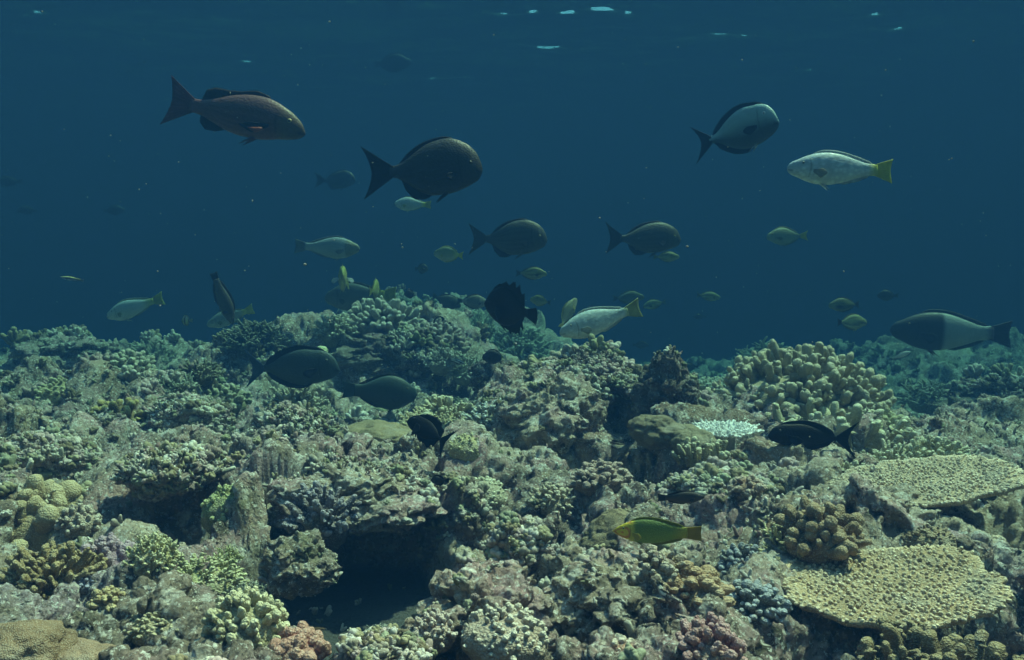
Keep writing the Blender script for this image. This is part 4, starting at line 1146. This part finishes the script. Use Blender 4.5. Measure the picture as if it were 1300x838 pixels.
fi("rudderfish", 'chub', 426, 229, 7.2, 52, 'R', -.02, "faint dark rudderfish seen far off between snapper and blackish fish", "fish", DG, (.05, .05, .04), deep=.95)
fi("surgeonfish", 'surgeon', 933, 168, 3.5, 88, 'R', .20, "teal surgeonfish with black fins, turned half towards the camera", "fish", surgeon_blue, (.012, .014, .018), yaw=-.72, deep=1.02, bend=-.12, tailcol=(.02, .024, .03), pect=(.015, .02, .024), eye=(.6, .62, .6), pelvcol=(.4, .44, .46), amount=.15)
fi("parrotfish", 'parrot', 1069, 214, 2.9, 135, 'L', .0, "pale silver parrotfish with a bright yellow tail in open water", "fish", rear_tint(two((.40, .52, .56), (.58, .66, .66)), YTAIL, .86, 1.0), (.50, .60, .62), tailcol=(.62, .62, .05), pect=(.40, .40, .34), pelvcol=(.7, .74, .76), eye=(.2, .22, .2), scale=62, amount=.5)
fi("parrotfish", 'parrot', 762, 406, 3.3, 108, 'L', -.28, "pale silvery parrotfish nosing down over the central ridge", "fish", rear_tint(two((.40, .52, .54), (.58, .66, .64)), (.5, .52, .22), .92, 1.0), (.52, .60, .58), tailcol=(.5, .52, .2), pect=(.5, .54, .5), eye=(.35, .38, .34), scale=62, bend=.1, amount=.4)
fi("surgeonfish", 'damsel', 650, 392, 2.9, 72, 'L', .16, "jet black deep bodied fish with spread fins above the middle reef", "fish", two((.012, .011, .011), (.010, .010, .011)), (.008, .008, .008), yaw=.5, bend=.25, deep=1.0, roll=-.3, big_fins=1.5, ragged=.45, eye=(.02, .02, .02), spec=.1)
fi("surgeonfish", 'oval', 628, 453, 3.9, 32, 'L', .0, "round dark brown fish with a white tail edged in yellow", "fish", rear_tint(two((.03, .03, .025), (.03, .028, .025)), (.55, .5, .06), .93, .97), (.03, .03, .02), tailcol=(.75, .78, .72), deep=1.25)
# pale and yellow tailed fish
fi("parrotfish", 'parrot', 524, 259, 5.2, 46, 'L', .05, "pale yellow tailed fish half hidden under the big blackish rudderfish", "fish", rear_tint(PALEP, YTAIL, .8, 1), (.36, .4, .2), tailcol=YTAIL, deep=1.25)
fi("rabbitfish", 'oval', 571, 323, 5.0, 42, 'L', .10, "yellow tailed pale fish turning away beneath the big blackish rudderfish", "fish", rear_tint(two((.26, .3, .14), (.4, .42, .28)), YTAIL, .7, 1), (.4, .42, .12), tailcol=YTAIL, yaw=.35, bend=.5, deep=.95)
fi("rabbitfish", 'oval', 998, 300, 5.2, 54, 'L', -.05, "grey green fish with an upright yellow tail below the silver parrotfish", "fish", two((.20, .24, .14), (.30, .34, .22)), (.2, .24, .12), tailcol=(.55, .52, .06), bend=.3, deep=.88)
fi("parrotfish", 'parrot', 416, 314, 4.9, 82, 'R', .0, "pale blue parrotfish with a faint brown back swimming over the mound", "fish", two((.24, .32, .34), (.40, .46, .46), (.24, .24, .18)), (.2, .26, .28), tailcol=(.24, .32, .34), deep=1.1)
fi("parrotfish", 'parrot', 170, 390, 5.4, 78, 'L', -.26, "faint pale parrotfish with a greenish yellow tail beyond the left crest", "fish", rear_tint(PALEP, (.5, .52, .1), .75, 1), (.32, .4, .3), tailcol=(.5, .52, .08), bend=-.2)
fi("parrotfish", 'parrot', 293, 402, 5.6, 64, 'L', -.30, "pale fish with a yellow tail passing behind the brown nose-down fish", "fish", rear_tint(two((.22, .28, .26), (.32, .38, .34)), (.5, .52, .1), .8, 1), (.25, .3, .2), tailcol=(.52, .54, .1), bend=.2)
fi("parrotfish", 'wrasse', 283, 378, 4.2, 72, 'R', -1.22, "brown fish standing nose down with both side fins held out", "fish", two((.075, .06, .045), (.10, .085, .06)), (.035, .032, .028), spread=1.25, yaw=.15, bend=.1, deep=1.0, big_fins=1.15, tailscale=.8)
fi("parrotfish", 'parrot', 457, 376, 5.6, 92, 'L', .0, "dusky grey fish with a yellow tail on top of the middle mound", "fish", rear_tint(two((.09, .11, .09), (.15, .17, .13)), (.42, .42, .06), .8, .98), (.12, .14, .1), tailcol=(.45, .45, .06), deep=1.25)
fi("rabbitfish", 'oval', 435, 355, 4.9, 21, 'R', .12, "yellowish fish seen head on with white side fins spread wide", "fish", two((.26, .28, .07), (.38, .36, .14)), (.34, .34, .1), pect=(.62, .68, .72), yaw=-1.38, spread=1.0, big_fins=1.0, deep=.85, tailscale=.8)
fi("rabbitfish", 'oval', 477, 367, 5.3, 17, 'R', .12, "slim yellowish fish seen end on, over the dusky fish on the mound", "fish", two((.24, .25, .06), (.34, .33, .12)), (.36, .35, .08), yaw=1.70, deep=.8, spread=.3, tailscale=.8)
fi("rabbitfish", 'oval', 720, 398, 4.2, 40, 'R', .95, "pale olive fish rising steeply behind the nosing down parrotfish", "fish", two((.22, .25, .15), (.34, .36, .26)), (.3, .3, .1), yaw=.6, deep=.8)
# small striped ovals
og = "striped olive rabbitfish scattered through the water"
fi("rabbitfish", 'oval', 674, 347, 4.6, 40, 'R', -.02, "striped yellow green oval fish above the jet black one", "fish", OLIVEF, (.1, .12, .07), og, deep=.86, tailcol=(.03, .04, .05))
fi("rabbitfish", 'oval', 846, 326, 4.8, 33, 'R', .02, "small striped oval fish tucked under the slim dark rudderfish", "fish", OLIVEF, (.2, .22, .09), og, deep=.86)
fi("rabbitfish", 'oval', 899, 376, 6.2, 34, 'R', -.08, "slender striped oval fish alone right of the nosing down parrotfish", "fish", OLIVEF, (.16, .18, .07), og, deep=.72)
fi("rabbitfish", 'oval', 831, 386, 6.4, 30, 'L', -.2, "dull striped oval fish just beyond the tail of the nosing down parrotfish", "fish", OLIVEF, (.14, .16, .07), og, deep=.9)
fi("rabbitfish", 'oval', 797, 378, 6.2, 42, 'R', .05, "dim olive oval fish behind the back of the nosing down parrotfish", "fish", two((.10, .12, .06), (.14, .15, .08)), (.08, .09, .05), og, deep=.85)
fi("rabbitfish", 'oval', 1073, 387, 4.9, 45, 'L', -.02, "spotted olive oval fish with a dark tail, above the brighter striped one", "fish", rows_of_dots(two((.15, .16, .07), (.24, .24, .12)), (.05, .06, .04), .7), (.08, .09, .05), og, deep=.85, tailcol=(.04, .045, .04))
fi("rabbitfish", 'oval', 1080, 409, 4.5, 46, 'R', .03, "bright striped oval fish with yellow belly fins over the olive mound", "fish", striped(two((.30, .33, .14), (.40, .42, .24)), (.09, .11, .09), 24, .75), (.14, .16, .08), og, deep=.9, tailcol=(.03, .035, .05), pelvcol=(.62, .5, .05))
fi("surgeonfish", 'oval', 1127, 375, 5.8, 25, 'L', .0, "small round dark fish above the two-tone parrotfish", "fish", two((.05, .055, .04), (.06, .065, .045)), (.04, .045, .03), deep=1.2)
fi("rabbitfish", 'oval', 686, 382, 4.9, 26, 'L', .15, "tiny yellow finned disc fish behind the jet black one", "fish", two((.2, .22, .07), (.34, .34, .14)), (.3, .3, .06), yaw=.5, deep=1.0, tailcol=(.05, .06, .04))
fi("surgeonfish", 'oval', 600, 383, 5.2, 40, 'R', -.03, "grey fish with a pale mid band left of the jet black one", "fish", striped(two((.13, .13, .10), (.17, .17, .13)), (.34, .34, .28), 8, .6, False), (.07, .07, .06), deep=.95)
fi("surgeonfish", 'oval', 567, 382, 6.0, 38, 'R', -.35, "dim dark fish nosing down above the far hill", "fish", two((.05, .055, .045), (.07, .075, .06)), (.04, .045, .04), deep=.95, yaw=.3)
fi("damselfish", 'damsel', 535, 341, 6.2, 18, 'R', .0, "tiny dark fish between the two yellow tailed fish and the mound", "fish", two((.06, .07, .04), (.08, .09, .05)), (.05, .055, .04))
fi("damselfish", 'damsel', 521, 373, 5.4, 16, 'L', .0, "tiny black fish with a white tail over the mound crest", "fish", two((.02, .02, .02), (.02, .02, .02)), (.02, .02, .02), tailcol=(.8, .82, .8))
fi("damselfish", 'damsel', 560, 411, 4.9, 24, 'L', .1, "round black damselfish hovering by the pink coral of the mound", "fish", two((.02, .02, .02), (.018, .018, .018)), (.015, .015, .015))
fi("wrasse", 'wrasse', 580, 459, 4.0, 22, 'R', -.35, "tiny black and white striped wrasse at the foot of the mound", "fish", striped(two((.6, .62, .6), (.6, .62, .6)), (.01, .01, .01), 5, .95), (.3, .3, .3))
# fish close to the reef
fi("parrotfish", 'parrot', 1209, 421, 5.0, 154, 'L', .02, "two-tone parrotfish, dark brown in front and pale grey behind, over the valley", "fish", bicolor, (.10, .09, .09), yaw=.04, bend=-.1, tailcol=(.10, .055, .055), pelvcol=(.30, .08, .07), pect=(.05, .04, .04), deep=1.05, eye=(.2, .12, .08), amount=.2)
fi("wrasse", 'wrasse', 834, 675, 1.5, 109, 'L', -.02, "yellow green wrasse with an orange lined face close over the reef", "fish", wrasse_skin, (.26, .26, .03), tailcol=(.42, .30, .035), pect=(.5, .44, .08), bend=.1, eye=(.12, .2, .08), deep=1.12, amount=.25)
fi("wrasse", 'wrasse', 865, 632, 1.72, 58, 'R', .10, "small dark brown wrasse by the ball of pinkish knobs", "fish", two((.05, .042, .036), (.10, .06, .04)), (.035, .03, .028), deep=1.05, tailcol=(.06, .045, .035))
fi("surgeonfish", 'surgeon', 1030, 554, 2.35, 110, 'L', .03, "jet black surgeonfish with a forked tail before the tan pillar coral", "fish", two((.013, .012, .012), (.011, .011, .012)), (.009, .009, .009), deep=.60, big_fins=1.1, eye=(.03, .03, .03), spec=.1, amount=.1)
fi("surgeonfish", 'surgeon', 546, 549, 2.2, 64, 'L', .30, "black fork tailed fish tilting beside the tan finger coral", "fish", two((.006, .006, .006), (.005, .005, .005)), (.004, .004, .004), deep=.62, yaw=.75, roll=.5, big_fins=2.0, ragged=.35, tailscale=1.15, eye=(.02, .02, .02), spec=.1, amount=.1, bend=.3)
fi("surgeonfish", 'surgeon', 368, 467, 3.55, 124, 'R', .02, "dark teal fish with a blue tail cruising before the middle mound", "fish", two((.028, .055, .055), (.035, .06, .055), (.03, .06, .06)), (.018, .026, .034), deep=.82, tailcol=(.05, .13, .22), pect=(.012, .018, .02), amount=.15, eye=(.1, .12, .1), tailscale=.95)
fi("parrotfish", 'parrot', 482, 497, 3.5, 92, 'R', -.10, "dark blue green parrotfish with a pale barred tail below the dark dome", "fish", two((.02, .055, .052), (.018, .04, .042)), (.02, .04, .05), deep=1.55, tailcol=(.06, .14, .18), amount=.15, eye=(.08, .1, .08), yaw=.2)
fi("wrasse", 'wrasse', 395, 802, 1.25, 38, 'R', .22, "little brown and white striped wrasse in the mouth of the sandy hollow", "fish", striped(two((.12, .07, .03), (.6, .58, .5)), (.05, .03, .02), 6, .7), (.3, .24, .14), deep=.8)
fi("damselfish", 'damsel', 558, 610, 2.0, 24, 'L', .0, "small black damselfish over the pitted dark wall of the hollow", "fish", two((.012, .012, .012), (.012, .012, .012)), (.01, .01, .01), deep=.7)
fi("damselfish", 'damsel', 486, 637, 1.95, 24, 'R', .05, "small dull green damselfish under the ledge of the hollow", "fish", two((.07, .10, .05), (.10, .12, .06)), (.06, .08, .04), deep=.7)
fi("wrasse", 'wrasse', 1144, 451, 4.2, 24, 'R', .45, "tiny pale fish darting up beyond the olive lobed mound", "fish", two((.6, .64, .6), (.66, .68, .64)), (.5, .54, .5))
fi("wrasse", 'wrasse', 92, 354, 3.6, 28, 'L', .12, "tiny cleaner wrasse with a black stripe in open water above the left crest", "fish", cleaner_skin, (.10, .14, .2), tailcol=(.3, .4, .55), deep=.7)
fi("butterflyfish", 'damsel', 237, 407, 5.0, 16, 'L', .0, "tiny black banded disc fish near the left crest", "fish", banded, (.4, .38, .2), yaw=.5)
dg = "faint dark fish far out in the blue"
ds = two((.035, .04, .035), (.045, .05, .045))
for (px, py, d, ln, fc_, sh, lb) in ((144, 267, 9.5, 28, 'R', 'oval', "faint dark fish far out under the snapper's tail"),
        (35, 267, 9.5, 24, 'L', 'oval', "faint dark fish, small and low, far out by the left edge"), (12, 230, 9.5, 30, 'L', 'oval', "faint dark fish nearest the left edge, far out in the blue"),
        (497, 80, 10.5, 50, 'R', 'oval', "barely visible dark fish far out above the big rudderfish"), (813, 438, 7.5, 20, 'R', 'oval', "faint dark fish below the nosing down parrotfish"),
        (876, 466, 6.5, 22, 'L', 'oval', "small dark fish close above the far reef beyond the upright rock"), (888, 402, 8.5, 16, 'L', 'oval', "tiny faint dark fish beneath the slender striped one")):
    fi("surgeonfish", sh, px, py, d, ln, fc_, 0.0, lb, "fish", ds, (.035, .04, .035), dg)

# drifting specks
rng = np.random.default_rng(88)
n = 800
d = rng.uniform(.8, 6, n) ** 1.0
P = np.stack([rng.uniform(-.62, .62, n) * d, d, rng.uniform(-.2, .36, n) * d], 1)
P = P[(P[:, 2] > -0.25)]
Sv, Sf = cubesphere(2)
r = rng.lognormal(0, .45, len(P)) * .00075 * (.6 + .25 * P[:, 1])
V = (Sv[None] * (r[:, None] * rng.uniform(.6, 1.3, (len(P), 3)))[:, None] + P[:, None]).reshape(-1, 3)
F_ = (Sf[None] + (np.arange(len(P)) * len(Sv))[:, None, None]).reshape(-1, 4)
o = link("suspended_silt", make_mesh("suspended_silt", V, F_), plain("pale_silt", (.22, .24, .22), .8, .1))
tag(o, "pale specks of silt drifting in the water", kind="stuff")
